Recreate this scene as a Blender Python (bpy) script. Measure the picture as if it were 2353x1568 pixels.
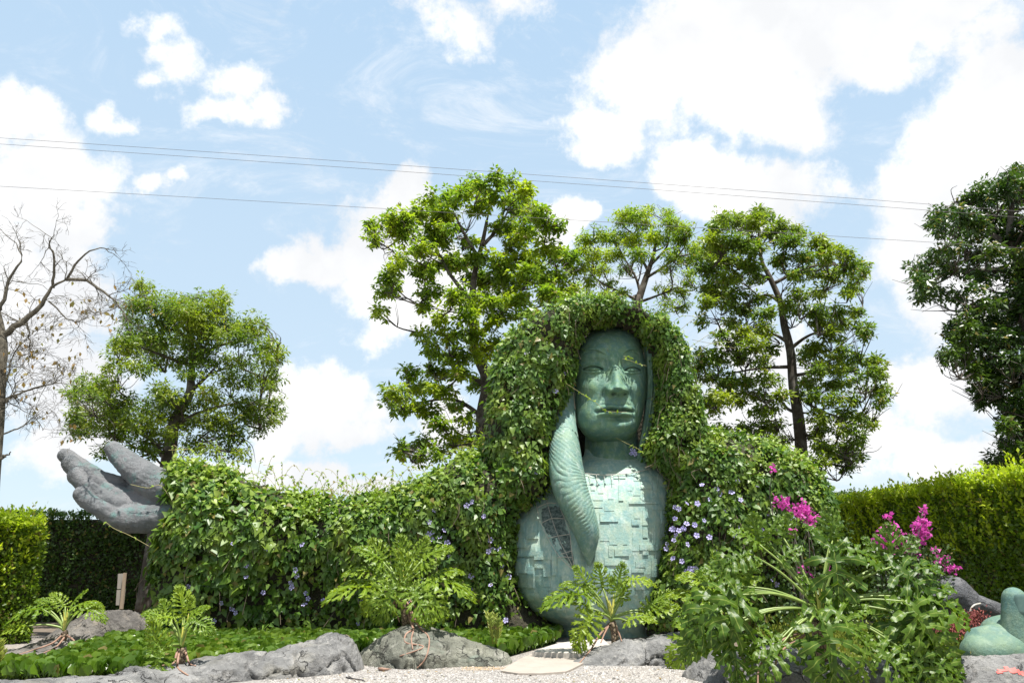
import bpy, math
import numpy as np
from mathutils import Matrix, Vector

# ------------------------------------------------------------------ camera, sky, sun, exposure
scn = bpy.context.scene
for o in list(bpy.data.objects):
    bpy.data.objects.remove(o)
col = scn.collection
rng = np.random.RandomState(7)

F = 1829.3                      # focal length in pixels of a 2352 px wide frame (28 mm)
PITCH = math.atan(486 / F)
CAMH = 1.5
SP, CP = math.sin(PITCH), math.cos(PITCH)

cd = bpy.data.cameras.new('camera')
cd.lens = 28; cd.sensor_width = 36; cd.clip_end = 3000; cd.clip_start = 0.1
cam = bpy.data.objects.new('camera', cd); col.objects.link(cam)
cam.location = (0, 0, CAMH); cam.rotation_euler = (math.pi / 2 + PITCH, 0, 0)
scn.camera = cam

scn.view_settings.view_transform = 'Standard'
scn.view_settings.look = 'None'
scn.view_settings.exposure = 0.95
scn.view_settings.gamma = 1
scn.view_settings.use_curve_mapping = False

SUN = Vector((0.17, -0.25, 0.95)).normalized()
SUN_EL = math.asin(SUN.z)
SUN_ROT = math.atan2(SUN.x, SUN.y)
sd = bpy.data.lights.new('sun', 'SUN'); sd.energy = 5.0; sd.angle = math.radians(0.5); sd.color = (1.0, 0.96, 0.9)
so = bpy.data.objects.new('sun', sd); col.objects.link(so)
so.rotation_euler = SUN.to_track_quat('Z', 'Y').to_euler()

def raydir(px, py):
    dx = (px - 1176) / F; dy = (784 - py) / F
    return np.array([dx, CP - dy * SP, SP + dy * CP])
def P(px, py, Y):
    d = raydir(px, py)
    k = Y / d[1]
    return np.array([d[0] * k, Y, CAMH + d[2] * k])
def PA(px, py, Y):
    px = np.asarray(px, float); py = np.asarray(py, float); Y = np.asarray(Y, float)
    dx = (px - 1176) / F; dy = (784 - py) / F
    k = Y / (CP - dy * SP)
    return np.stack([dx * k, np.broadcast_to(Y, k.shape), CAMH + (SP + dy * CP) * k], -1)
def G(px, py, z=0.0):
    d = raydir(px, py); k = (z - CAMH) / d[2]
    return np.array([d[0] * k, d[1] * k, z])

# ---- world: Nishita sky with cumulus clouds
w = bpy.data.worlds.new('World'); scn.world = w; w.use_nodes = True
nt = w.node_tree; nt.nodes.clear(); NN = nt.nodes; LL = nt.links
def wn(t, **k):
    n = NN.new(t)
    for a, b in k.items(): setattr(n, a, b)
    return n
def wmath(op, a, b=None, c=None, clamp=False):
    n = wn('ShaderNodeMath', operation=op, use_clamp=clamp)
    for i, v in enumerate((a, b, c)):
        if v is None: continue
        if isinstance(v, (int, float)): n.inputs[i].default_value = v
        else: LL.new(v, n.inputs[i])
    return n.outputs[0]
def wvec(op, a, b=None):
    n = wn('ShaderNodeVectorMath', operation=op)
    for i, v in enumerate((a, b)):
        if v is None: continue
        if isinstance(v, tuple): n.inputs[i].default_value = v
        else: LL.new(v, n.inputs[i])
    return n.outputs['Value'] if op in ('LENGTH', 'DOT_PRODUCT') else n.outputs['Vector']
sky = wn('ShaderNodeTexSky', sky_type='NISHITA'); sky.sun_disc = False
sky.sun_elevation = SUN_EL; sky.sun_rotation = SUN_ROT
sky.altitude = 1200; sky.air_density = 1.0; sky.dust_density = 1.6; sky.ozone_density = 1.5
tc = wn('ShaderNodeTexCoord'); dirv = tc.outputs['Generated']
sep = wn('ShaderNodeSeparateXYZ'); LL.new(dirv, sep.inputs[0])
ysafe = wmath('MAXIMUM', sep.outputs['Y'], 0.12)
uu = wmath('DIVIDE', sep.outputs['X'], ysafe); vv = wmath('DIVIDE', sep.outputs['Z'], ysafe)
cmb = wn('ShaderNodeCombineXYZ'); LL.new(uu, cmb.inputs[0]); LL.new(vv, cmb.inputs[1])
def noise(vec, scale, detail=6, rough=0.55, dist=0.0):
    n = wn('ShaderNodeTexNoise'); n.inputs['Scale'].default_value = scale
    n.inputs['Detail'].default_value = detail; n.inputs['Roughness'].default_value = rough
    n.inputs['Distortion'].default_value = dist
    LL.new(vec, n.inputs['Vector']); return n
nw = noise(dirv, 7.0, 7, 0.6)
warp = wvec('MULTIPLY', wvec('SUBTRACT', nw.outputs['Color'], (0.5, 0.5, 0.5)), (0.20, 0.17, 0.0))
uvw = wvec('ADD', cmb.outputs[0], warp)
BLOBS = [(1640, 150, 330, 190), (1850, 90, 330, 150), (1700, 265, 240, 80), (1400, 290, 120, 80), (1480, 180, 170, 130),
    (2080, 40, 320, 90), (1940, 150, 90, 80), (1700, 440, 210, 90), (1580, 400, 120, 80), (2340, 340, 290, 190),
    (2190, 480, 220, 140), (2340, 200, 150, 130), (2120, 610, 150, 100), (2250, 700, 160, 130), (2200, 900, 210, 110), (2130, 850, 90, 60),
    (2000, 1010, 230, 80), (2250, 1080, 300, 60), (60, 440, 200, 150), (20, 240, 110, 80), (160, 560, 110, 90), (120, 690, 180, 110), (60, 760, 150, 120),
    (150, 860, 190, 110), (160, 1050, 140, 90), (40, 620, 150, 100),
    (340, 50, 60, 35), (400, 75, 70, 45), (370, 110, 55, 40), (430, 150, 80, 65), (350, 170, 50, 30), (545, 215, 70, 50), (600, 250, 65, 42), (500, 270, 60, 40), (560, 280, 60, 30), (225, 240, 40, 36), (268, 262, 42, 32), (355, 415, 50, 28), (415, 405, 50, 30), (520, 290, 70, 30), (970, 30, 80, 50), (1060, 50, 90, 60), (1150, 25, 90, 45),
    (850, 590, 140, 150), (700, 600, 95, 75), (900, 740, 120, 85), (915, 470, 80, 70), (1010, 640, 120, 120),
    (740, 920, 145, 95), (650, 960, 90, 90), (790, 990, 110, 60), (700, 1090, 150, 50), (870, 1110, 110, 35), (1290, 510, 55, 90), (1010, 970, 80, 80),
    (1700, 970, 180, 90), (1750, 850, 120, 90), (480, 1080, 160, 50)]
fld = None
for (bx, by, ra, rb) in BLOBS:
    d = raydir(bx, by); u0, v0 = d[0] / d[1], d[2] / d[1]
    d2 = raydir(bx + ra, by); d3 = raydir(bx, by - rb)
    au = abs(d2[0] / d2[1] - u0); bv = abs(d3[2] / d3[1] - v0)
    r = wvec('LENGTH', wvec('MULTIPLY', wvec('SUBTRACT', uvw, (u0, v0, 0)), (1 / au, 1 / bv, 0)))
    s_ = wmath('SUBTRACT', 1.0, r)
    if ra <= 90 and by < 460 and bx < 1200: s_ = wmath('SUBTRACT', wmath('MULTIPLY', s_, .5), .04)
    fld = s_ if fld is None else wmath('SMOOTH_MAX', fld, s_, 0.25)
nb = noise(dirv, 13.0, 10, 0.66)
fine = wmath('MULTIPLY', wmath('SUBTRACT', nb.outputs['Fac'], 0.5), 2.0)
inside = wmath('ADD', wmath('ADD', fld, fine), 0.02)
# the same kind of cumulus goes on all round the sky
ng = noise(dirv, 2.6, 8, 0.6)
outside = wmath('MULTIPLY', wmath('SUBTRACT', ng.outputs['Fac'], 0.5), 5.0)
fr = wn('ShaderNodeMapRange'); fr.interpolation_type = 'SMOOTHSTEP'
LL.new(wvec('DOT_PRODUCT', dirv, (0.0, CP, SP)), fr.inputs[0])
fr.inputs[1].default_value = 0.70; fr.inputs[2].default_value = 0.80
mixd = wn('ShaderNodeMix'); mixd.data_type = 'FLOAT'
LL.new(fr.outputs[0], mixd.inputs['Factor']); LL.new(outside, mixd.inputs[2]); LL.new(inside, mixd.inputs[3])
dens = mixd.outputs[0]
al = wn('ShaderNodeMapRange'); al.interpolation_type = 'SMOOTHSTEP'
LL.new(dens, al.inputs[0]); al.inputs[1].default_value = -0.12; al.inputs[2].default_value = 0.40
# cloud tone: bright tops, pale grey thick parts
ns = noise(dirv, 5.0, 6, 0.55)
tone = wn('ShaderNodeMapRange'); LL.new(ns.outputs['Fac'], tone.inputs[0])
tone.inputs[1].default_value = 0.38; tone.inputs[2].default_value = 0.58
ccol = wn('ShaderNodeMix'); ccol.data_type = 'RGBA'
LL.new(tone.outputs[0], ccol.inputs['Factor'])
ccol.inputs[6].default_value = (4.85, 4.93, 5.05, 1); ccol.inputs[7].default_value = (5.9, 5.9, 5.9, 1)
nv_ = noise(wvec('MULTIPLY', dirv, (3.0, 3.0, 7.0)), 1.6, 9, 0.7, .8)
veil = wn('ShaderNodeMapRange'); veil.interpolation_type = 'SMOOTHSTEP'; LL.new(nv_.outputs['Fac'], veil.inputs[0])
veil.inputs[1].default_value = .48; veil.inputs[2].default_value = .74; veil.inputs[4].default_value = .6
# pale blue: nishita plus white high haze, whiter towards the horizon
hz = wn('ShaderNodeMapRange'); LL.new(sep.outputs['Z'], hz.inputs[0])
hz.inputs[1].default_value = 0.0; hz.inputs[2].default_value = 0.75; hz.inputs[3].default_value = 1.0; hz.inputs[4].default_value = 0.0
skm = wn('ShaderNodeMix'); skm.data_type = 'RGBA'
hcol = wn('ShaderNodeMix'); hcol.data_type = 'RGBA'; LL.new(hz.outputs[0], hcol.inputs['Factor'])
hcol.inputs[6].default_value = (2.75, 3.95, 5.25, 1); hcol.inputs[7].default_value = (3.9, 4.65, 5.1, 1)
skm.inputs['Factor'].default_value = 0.84
LL.new(sky.outputs[0], skm.inputs[6]); LL.new(hcol.outputs[2], skm.inputs[7])
fin = wn('ShaderNodeMix'); fin.data_type = 'RGBA'
LL.new(wmath('MAXIMUM', al.outputs[0], veil.outputs[0]), fin.inputs['Factor']); LL.new(skm.outputs[2], fin.inputs[6]); LL.new(ccol.outputs[2], fin.inputs[7])
bg = wn('ShaderNodeBackground'); bg.inputs['Strength'].default_value = 0.1
LL.new(fin.outputs[2], bg.inputs['Color'])
wo = wn('ShaderNodeOutputWorld'); LL.new(bg.outputs[0], wo.inputs['Surface'])

# ------------------------------------------------------------------ helpers
NT = np.random.RandomState(3).rand(32, 32, 32)
def vnoise(p):
    i = np.floor(p).astype(int); f = p - i; f = f * f * (3 - 2 * f); i = i % 32; j = (i + 1) % 32
    x0, y0, z0 = i[..., 0], i[..., 1], i[..., 2]; x1, y1, z1 = j[..., 0], j[..., 1], j[..., 2]
    fx, fy, fz = f[..., 0], f[..., 1], f[..., 2]
    a = NT[x0, y0, z0] * (1 - fx) + NT[x1, y0, z0] * fx; b = NT[x0, y1, z0] * (1 - fx) + NT[x1, y1, z0] * fx
    c = NT[x0, y0, z1] * (1 - fx) + NT[x1, y0, z1] * fx; d = NT[x0, y1, z1] * (1 - fx) + NT[x1, y1, z1] * fx
    return (a * (1 - fy) + b * fy) * (1 - fz) + (c * (1 - fy) + d * fy) * fz
def fbm(p, oct=4, gain=0.5):
    s = 0; a = 1; t = 0
    for k in range(oct):
        s = s + a * vnoise(p * (2.03 ** k) + 7.3 * k); t += a; a *= gain
    return s / t - 0.5

def new_mesh(name, V, Fc, mat=None, smooth=False):
    """V (n,3) floats, Fc either a (m,k) array or a list of index tuples"""
    me = bpy.data.meshes.new(name)
    V = np.ascontiguousarray(V, dtype=np.float32)
    if isinstance(Fc, np.ndarray):
        m, k = Fc.shape
        me.vertices.add(len(V)); me.vertices.foreach_set('co', V.ravel())
        me.loops.add(m * k); me.loops.foreach_set('vertex_index', Fc.astype(np.int32).ravel())
        me.polygons.add(m); me.polygons.foreach_set('loop_start', np.arange(0, m * k, k, dtype=np.int32))
        try: me.polygons.foreach_set('loop_total', np.full(m, k, dtype=np.int32))
        except Exception: pass
        me.update(calc_edges=True)
    else:
        me.from_pydata(V.tolist(), [], [tuple(int(q) for q in f) for f in Fc])
    me.validate()
    if smooth: me.polygons.foreach_set('use_smooth', np.ones(len(me.polygons), dtype=bool))
    if mat: me.materials.append(mat)
    return me
def link(name, me, parent=None, M=None):
    o = bpy.data.objects.new(name, me); col.objects.link(o)
    if M is not None: o.matrix_basis = M
    if parent is not None:
        o.parent = parent
        o.matrix_parent_inverse = WM[parent.name].inverted()
    WM[o.name] = M.copy() if M is not None else Matrix.Identity(4)
    return o
WM = {}
def thing(name, loc, label, cat, group=None):
    o = bpy.data.objects.new(name, None); col.objects.link(o)
    o.location = loc; o.empty_display_size = 0.2
    WM[o.name] = Matrix.Translation(Vector(loc))
    o['label'] = label; o['category'] = cat
    if group: o['group'] = group
    return o
def tag(o, label, cat, group=None):
    o['label'] = label; o['category'] = cat
    if group: o['group'] = group
    return o
def struct(o): o['kind'] = 'structure'; return o
def stuff(o): o['kind'] = 'stuff'; return o

def unit(v): return v / np.maximum(np.linalg.norm(v, axis=-1, keepdims=True), 1e-9)
def scatter(TV, TF, pos, d, n, size, width=None):
    """place template (y = along d, z = along n) at every pos"""
    N = len(pos); y = unit(d); z = unit(n - (n * y).sum(-1, keepdims=True) * y); x = np.cross(y, z)
    size = np.broadcast_to(np.asarray(size, float), (N,)); wd = size if width is None else size * width
    V = (pos[:, None, :] + TV[None, :, 0, None] * x[:, None, :] * wd[:, None, None]
         + TV[None, :, 1, None] * y[:, None, :] * size[:, None, None] + TV[None, :, 2, None] * z[:, None, :] * size[:, None, None])
    Fc = TF[None] + (np.arange(N) * len(TV))[:, None, None]
    return V.reshape(-1, 3), Fc.reshape(-1, TF.shape[1])

HEART_V = np.array([(0, 0, 0), (0, .45, -.07), (0, 1.05, -.22), (.3, -.13, .03), (.45, .2, .08), (.27, .62, .0), (-.3, -.13, .03), (-.45, .2, .08), (-.27, .62, .0)], float)
HEART_F = np.array([(0, 3, 4), (0, 4, 1), (1, 4, 5), (1, 5, 2), (0, 7, 6), (0, 1, 7), (1, 8, 7), (1, 2, 8)])
LONG_V = np.array([(0, 0, 0), (.21, .42, .07), (0, 1, -.12), (-.21, .42, .07), (0, .5, 0.0)], float)
LONG_F = np.array([(0, 1, 2, 4), (0, 4, 2, 3)])
KITE_V = np.array([(0, 0, 0), (.42, .16, .08), (0, 1.05, -.2), (-.42, .16, .08), (0, .42, -.05)], float)
KITE_F = np.array([(0, 1, 2, 4), (0, 4, 2, 3)])
OVAL_V = np.array([(0, 0, 0), (.28, .5, .05), (0, 1, 0), (-.28, .5, .05)], float)
OVAL_F = np.array([(0, 1, 2, 3)])

def tube(pts, rad, sides=6, cap=True):
    pts = np.asarray(pts, float); n = len(pts); rad = np.broadcast_to(np.asarray(rad, float), (n,))
    t = np.gradient(pts, axis=0); t = unit(t)
    ref = np.array([0, 0, 1.0]) if abs(t[0, 2]) < 0.9 else np.array([1.0, 0, 0])
    a = unit(np.cross(t, ref)); b = np.cross(t, a)
    an = np.linspace(0, 2 * math.pi, sides, endpoint=False)
    V = pts[:, None, :] + rad[:, None, None] * (np.cos(an)[None, :, None] * a[:, None, :] + np.sin(an)[None, :, None] * b[:, None, :])
    V = V.reshape(-1, 3); Fc = []
    for i in range(n - 1):
        for k in range(sides):
            k2 = (k + 1) % sides
            Fc.append((i * sides + k, i * sides + k2, (i + 1) * sides + k2, (i + 1) * sides + k))
    if cap:
        Fc.append(tuple(range(sides))[::-1]); Fc.append(tuple((n - 1) * sides + k for k in range(sides)))
    return V, Fc
def smooth_path(pts, n=12):
    """Catmull-Rom through the points"""
    pts = np.asarray(pts, float)
    if len(pts) == 2: return np.linspace(pts[0], pts[1], n)
    q = np.vstack([2 * pts[0] - pts[1], pts, 2 * pts[-1] - pts[-2]]); out = []
    m = max(2, n // (len(pts) - 1))
    for i in range(len(pts) - 1):
        p0, p1, p2, p3 = q[i], q[i + 1], q[i + 2], q[i + 3]
        for t in np.linspace(0, 1, m, endpoint=False):
            out.append(0.5 * (2 * p1 + (p2 - p0) * t + (2 * p0 - 5 * p1 + 4 * p2 - p3) * t * t + (3 * p1 - p0 - 3 * p2 + p3) * t ** 3))
    out.append(pts[-1]); return np.array(out)
class Acc:
    def __init__(s): s.V = []; s.F = []; s.n = 0
    def add(s, V, Fc):
        s.V.append(np.asarray(V, float)); s.F += [tuple(int(i) + s.n for i in f) for f in Fc]; s.n += len(V)
    def mesh(s, name, mat, smooth=True): return new_mesh(name, np.vstack(s.V), s.F, mat, smooth)
def grid_faces(nu, nv, wrap=False):
    i = np.arange(nu - 1)[:, None]; j = np.arange(nv if wrap else nv - 1)[None, :]; j2 = (j + 1) % nv
    return np.stack([i * nv + j, i * nv + j2, (i + 1) * nv + j2, (i + 1) * nv + j], -1).reshape(-1, 4)

# ------------------------------------------------------------------ materials
class Mat:
    def __init__(s, name):
        s.m = bpy.data.materials.new(name); s.m.use_nodes = True; s.t = s.m.node_tree; s.t.nodes.clear()
        s.out = s.n('ShaderNodeOutputMaterial'); s.geo = s.n('ShaderNodeNewGeometry')
        s.pos = s.geo.outputs['Position']
    def n(s, t, **k):
        q = s.t.nodes.new(t)
        for a, b in k.items(): setattr(q, a, b)
        return q
    def l(s, a, b): s.t.links.new(a, b)
    def put(s, sock, v):
        if hasattr(v, 'is_linked') or hasattr(v, 'links'): s.l(v, sock)
        elif isinstance(v, tuple) and len(v) == 3 and sock.type == 'RGBA': sock.default_value = (*v, 1)
        else: sock.default_value = v
    def noise(s, scale, detail=4, rough=.55, vec=None, dist=0.0, mul=None):
        q = s.n('ShaderNodeTexNoise'); q.inputs['Scale'].default_value = scale; q.inputs['Detail'].default_value = detail
        q.inputs['Roughness'].default_value = rough; q.inputs['Distortion'].default_value = dist
        v = vec or s.pos
        if mul:
            k = s.n('ShaderNodeVectorMath', operation='MULTIPLY'); s.l(v, k.inputs[0]); k.inputs[1].default_value = mul; v = k.outputs[0]
        s.l(v, q.inputs['Vector']); return q.outputs['Fac']
    def vor(s, scale, feature='DISTANCE_TO_EDGE', vec=None):
        q = s.n('ShaderNodeTexVoronoi', feature=feature); q.inputs['Scale'].default_value = scale; s.l(vec or s.pos, q.inputs['Vector'])
        return q
    def rng(s, v, a, b, c=0.0, d=1.0, smooth=False):
        q = s.n('ShaderNodeMapRange'); s.l(v, q.inputs[0])
        if smooth: q.interpolation_type = 'SMOOTHSTEP'
        for i, x in zip((1, 2, 3, 4), (a, b, c, d)): q.inputs[i].default_value = x
        return q.outputs[0]
    def mix(s, f, a, b, mode='MIX'):
        q = s.n('ShaderNodeMix', data_type='RGBA', blend_type=mode); s.put(q.inputs['Factor'], f)
        s.put(q.inputs[6], a); s.put(q.inputs[7], b); return q.outputs[2]
    def math(s, op, a, b=0.0):
        q = s.n('ShaderNodeMath', operation=op); s.put(q.inputs[0], a); s.put(q.inputs[1], b); return q.outputs[0]
    def bsdf(s, colr, rough=.7, bump=None, bs=.3, bd=.02, spec=.5, trans=None, tf=.35):
        p = s.n('ShaderNodeBsdfPrincipled'); s.put(p.inputs['Base Color'], colr); s.put(p.inputs['Roughness'], rough)
        p.inputs['Specular IOR Level'].default_value = spec
        if bump is not None:
            b = s.n('ShaderNodeBump'); b.inputs['Strength'].default_value = bs; b.inputs['Distance'].default_value = bd
            s.l(bump, b.inputs['Height']); s.l(b.outputs[0], p.inputs['Normal'])
        if trans is not None:
            t = s.n('ShaderNodeBsdfTranslucent'); s.put(t.inputs['Color'], trans)
            mx = s.n('ShaderNodeMixShader'); s.put(mx.inputs[0], tf); s.l(p.outputs[0], mx.inputs[1]); s.l(t.outputs[0], mx.inputs[2])
            s.l(mx.outputs[0], s.out.inputs[0])
        else: s.l(p.outputs[0], s.out.inputs[0])
        return s.m

def leaf_mat(name, a, b, c, clump=1.3, rough=.42, spec=.5, tf=.35, tmul=1.6):
    m = Mat(name)
    r = m.geo.outputs['Random Per Island']
    base = m.mix(m.rng(r, 0, .8), a, b)
    base = m.mix(m.rng(m.noise(clump, 3), .45, .68), base, c)
    rare = m.rng(r, .955, .965)
    base = m.mix(rare, base, (.20, .17, .05))
    tr = m.mix(1.0, base, (tmul * 1.05, tmul * 1.15, tmul * .5), 'MULTIPLY')
    return m.bsdf(base, rough, spec=spec, trans=tr, tf=tf)

M_TREE = leaf_mat('tree_leaves', (.07, .13, .014), (.17, .25, .02), (.29, .34, .02), 1.1, .42, .35, .45, 1.7)
M_TREE2 = leaf_mat('tree_leaves_deep', (.05, .096, .012), (.12, .185, .018), (.21, .255, .02), 1.0, .40, .4, .40, 1.7)
M_TREE3 = leaf_mat('tree_leaves_shaded', (.020, .048, .010), (.042, .085, .014), (.075, .125, .016), .9, .36, .5, .28, 1.6)  # shade on the right-edge tree is put into these darker leaf colours
M_VINE = leaf_mat('vine_leaves', (.036, .092, .015), (.098, .182, .026), (.17, .24, .028), 2.2, .42, .42, .30, 1.6)
M_VINE_TIP = leaf_mat('vine_young_leaves', (.20, .30, .05), (.30, .38, .07), (.22, .33, .05), 1.2, .45, .4, .4, 1.3)
M_HEDGE = leaf_mat('hedge_leaves', (.035, .075, .014), (.065, .12, .02), (.05, .10, .015), 2, .4, .45, .3, 1.5)
M_HEDGE_B = leaf_mat('bright_hedge_leaves', (.065, .125, .010), (.15, .22, .014), (.10, .17, .012), 1.5, .42, .4, .42, 1.5)
M_HTIP = leaf_mat('hedge_young_leaves', (.30, .38, .018), (.42, .48, .03), (.26, .36, .02), 1.5, .42, .4, .45, 1.4)
M_HYA = leaf_mat('water_hyacinth_leaves', (.055, .12, .012), (.11, .195, .018), (.145, .22, .018), 2, .34, .5, .32, 1.5)
M_SHRUB = leaf_mat('shrub_leaves', (.03, .06, .015), (.07, .12, .03), (.05, .1, .02), 3, .45, .5, .25, 1.3)
M_COVER = leaf_mat('ground_cover_leaves', (.16, .2, .03), (.25, .28, .04), (.13, .19, .03), 3, .5, .3, .3, 1.2)

def philo_mat(name, a, b, vein):
    m = Mat(name)
    at = m.n('ShaderNodeAttribute'); at.attribute_name = 'vein'
    info = m.n('ShaderNodeObjectInfo')
    base = m.mix(info.outputs['Random'], a, b)
    base = m.mix(m.rng(m.noise(14, 3), .35, .7), base, m.mix(1.0, base, (1.5, 1.3, 1.0), 'MULTIPLY'))
    base = m.mix(m.rng(at.outputs['Fac'], .88, .96), base, vein)
    tr = m.mix(1.0, base, (2.2, 2.0, .7), 'MULTIPLY')
    return m.bsdf(base, .40, m.noise(60, 2), .15, .01, .30, trans=tr, tf=.36)
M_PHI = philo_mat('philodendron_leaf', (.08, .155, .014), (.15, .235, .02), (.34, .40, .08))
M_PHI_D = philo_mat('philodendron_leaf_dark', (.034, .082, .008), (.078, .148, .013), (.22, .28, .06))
m = Mat('leaf_stalk'); M_STALK = m.bsdf(m.mix(m.noise(9, 3), (.10, .18, .03), (.24, .29, .07)), .45)
m = Mat('aerial_root'); M_ROOT = m.bsdf(m.mix(m.noise(12, 3), (.16, .08, .05), (.34, .22, .16)), .8)
m = Mat('scarred_stem'); M_STEM = m.bsdf(m.mix(m.rng(m.vor(16).outputs[0], .02, .12), (.05, .03, .02), m.mix(m.noise(8, 4), (.14, .1, .06), (.3, .23, .15))), .85, m.vor(16).outputs[0], .8, .04)
m = Mat('bark')
bk = m.noise(7, 6, .65, mul=(1, 1, .35)); M_BARK = m.bsdf(m.mix(m.rng(m.noise(4, 5), .45, .65), m.mix(bk, (0.025, 0.018, 0.013), (0.084, 0.066, 0.049)), (0.154, 0.140, 0.119)), .9, bk, .7, .03)
m = Mat('bare_bark'); bk = m.noise(9, 6, .65); M_BARE = m.bsdf(m.mix(m.rng(bk, .35, .7), (0.055, 0.047, 0.033), (0.143, 0.127, 0.094)), .9, bk, .5, .02)
m = Mat('dark_undergrowth_and_backing'); M_MAT = m.bsdf(m.mix(m.noise(14, 5), (.012, .014, .006), (.06, .05, .03)), .95, m.noise(20, 5), 1, .05)
m = Mat('dry_twigs'); M_TWIG = m.bsdf(m.mix(m.noise(10, 3), (.08, .06, .04), (.24, .19, .13)), .85)
m = Mat('tendril'); M_TEND = m.bsdf(m.mix(m.noise(5, 3), (.28, .30, .08), (.35, .26, .14)), .7)

# painted cement of the statue
def statue_mat(name, c1, c2, c3, c4, wash=.5):
    m = Mat(name)
    a = m.mix(m.rng(m.noise(1.8, 6, .65), .35, .65), c1, c2)
    a = m.mix(m.rng(m.noise(5.5, 6, .7), .42, .66), a, c3)
    wsh = m.rng(m.noise(4.0, 7, .72, mul=(2.6, 2.6, .9)), .50, .72)
    a = m.mix(m.math('MULTIPLY', wsh, wash), a, c4)
    sp = m.rng(m.noise(34, 5, .7), .60, .76, 0, .5)
    a = m.mix(sp, a, c4)
    dk = m.rng(m.noise(11, 6, .7), .62, .74, 0, .55)
    a = m.mix(dk, a, tuple(x * .45 for x in c1))
    return m.bsdf(a, .62, m.noise(26, 8, .68), .45, .03, .35)
M_FACE = statue_mat('green_painted_cement', (.085, .185, .12), (.09, .18, .17), (.15, .245, .13), (.31, .41, .35), .6)
M_CHEST = statue_mat('pale_teal_cement', (.235, .365, .32), (.175, .305, .30), (.34, .42, .32), (.50, .57, .51), .75)
M_ARM = statue_mat('teal_ridged_cement', (.125, .225, .18), (.11, .21, .20), (.18, .27, .19), (.36, .43, .38), .7)
M_THUMB = statue_mat('patinated_green_cement', (0.088, 0.158, 0.114), (0.079, 0.158, 0.141), (0.141, 0.211, 0.132), (0.246, 0.317, 0.238), .6)
m = Mat('exposed_cement'); nn_ = m.noise(16, 6, .75)
M_BROKEN = m.bsdf(m.mix(m.rng(nn_, .4, .62), (.06, .10, .095), (.25, .32, .30)), .95, nn_, 1.0, .08)
m = Mat('wire'); M_WIRE = m.bsdf(m.mix(m.noise(9, 3), (.32, .3, .25), (.55, .53, .48)), .6)
m = Mat('grey_plaster')
g1 = m.mix(m.rng(m.noise(2.2, 6, .65), .35, .68), (0.123, 0.133, 0.138), (0.205, 0.205, 0.210))
g1 = m.mix(m.rng(m.noise(3.4, 7, .75), .53, .66, 0, .8), g1, (0.109, 0.218, 0.203))
g1 = m.mix(m.rng(m.noise(8, 7, .78, mul=(1, 1, 2)), .62, .66), g1, (0.023, 0.020, 0.023))
M_GREY = m.bsdf(g1, .75, m.noise(7, 9, .75, dist=.3), .75, .12, .3)

def rock_mat(name, a, b, c, crack=1.6, patch=(.20, .22, .15)):
    m = Mat(name)
    base = m.mix(m.rng(m.noise(1.7, 8, .7), .36, .64), a, b)
    base = m.mix(m.rng(m.noise(4.5, 7, .72), .54, .70), base, c)
    base = m.mix(m.rng(m.noise(1.3, 5, .6, vec=None, mul=(1, 1.4, 1.7)), .56, .68, 0, .55), base, patch)
    base = m.mix(m.rng(m.noise(22, 6, .75), .60, .72, 0, .7), base, tuple(x * .35 for x in a))
    wv = m.n('ShaderNodeVectorMath', operation='ADD'); m.l(m.pos, wv.inputs[0])
    nz = m.n('ShaderNodeTexNoise'); nz.inputs['Scale'].default_value = 2.2; nz.inputs['Detail'].default_value = 5; m.l(m.pos, nz.inputs['Vector'])
    m.l(nz.outputs['Color'], wv.inputs[1])
    v = m.vor(crack, vec=wv.outputs[0]).outputs[0]
    cr = m.math('MULTIPLY', m.rng(v, 0.004, .02, 1, 0), m.rng(m.noise(1.9, 3), .50, .60))
    base = m.mix(m.math('MULTIPLY', cr, .75), base, (.04, .038, .035))
    dkn = m.rng(m.noise(3.2, 8, .75), .56, .66, 0, .65); base = m.mix(dkn, base, tuple(x * .38 for x in a))
    h = m.math('ADD', m.noise(9, 8, .7), m.math('MULTIPLY', cr, -.9))
    return m.bsdf(base, .85, h, 1.0, .09, .3)
M_ROCK = rock_mat('grey_rock', (.115, .115, .112), (.28, .275, .265), (.40, .385, .355), 1.6, (.25, .235, .19))
M_ROCK_B = rock_mat('brownish_rock', (0.075, 0.07, 0.064), (0.211, 0.195, 0.176), (0.312, 0.273, 0.226), 2.2, (0.203, 0.172, 0.125))
M_ROCK_C = rock_mat('mossy_rock', (.10, .105, .085), (.25, .25, .20), (.37, .36, .31), 1.5, (.16, .21, .17))
M_ROCK_D = rock_mat('slate_rock', (0.080, 0.084, 0.092), (0.136, 0.140, 0.148), (0.200, 0.200, 0.208), 1.6, (0.120, 0.112, 0.104))
m = Mat('spray_paint'); M_RED = m.bsdf(m.mix(m.noise(18, 4), (.55, .06, .05), (.7, .2, .17)), .7)
m = Mat('gravel')
gv = m.vor(38, 'F1'); gcol = m.mix(m.rng(gv.outputs['Color'], .1, .9), (0.156, 0.144, 0.133), (0.343, 0.320, 0.296))
gcol = m.mix(m.rng(m.noise(.8, 5), .45, .7, 0, .5), gcol, (0.257, 0.211, 0.156))
M_GRAV = m.bsdf(gcol, .95, gv.outputs[0], .8, .02)
m = Mat('pebbles'); M_PEB = m.bsdf(m.mix(m.geo.outputs['Random Per Island'], (0.101, 0.094, 0.086), (0.429, 0.406, 0.374)), .85)
m = Mat('path_cement'); M_PATH = m.bsdf(m.mix(m.rng(m.noise(2.5, 7, .7), .35, .7), (0.281, 0.242, 0.207), (0.359, 0.320, 0.273)), .9, m.noise(40, 5), .3, .01)
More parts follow.
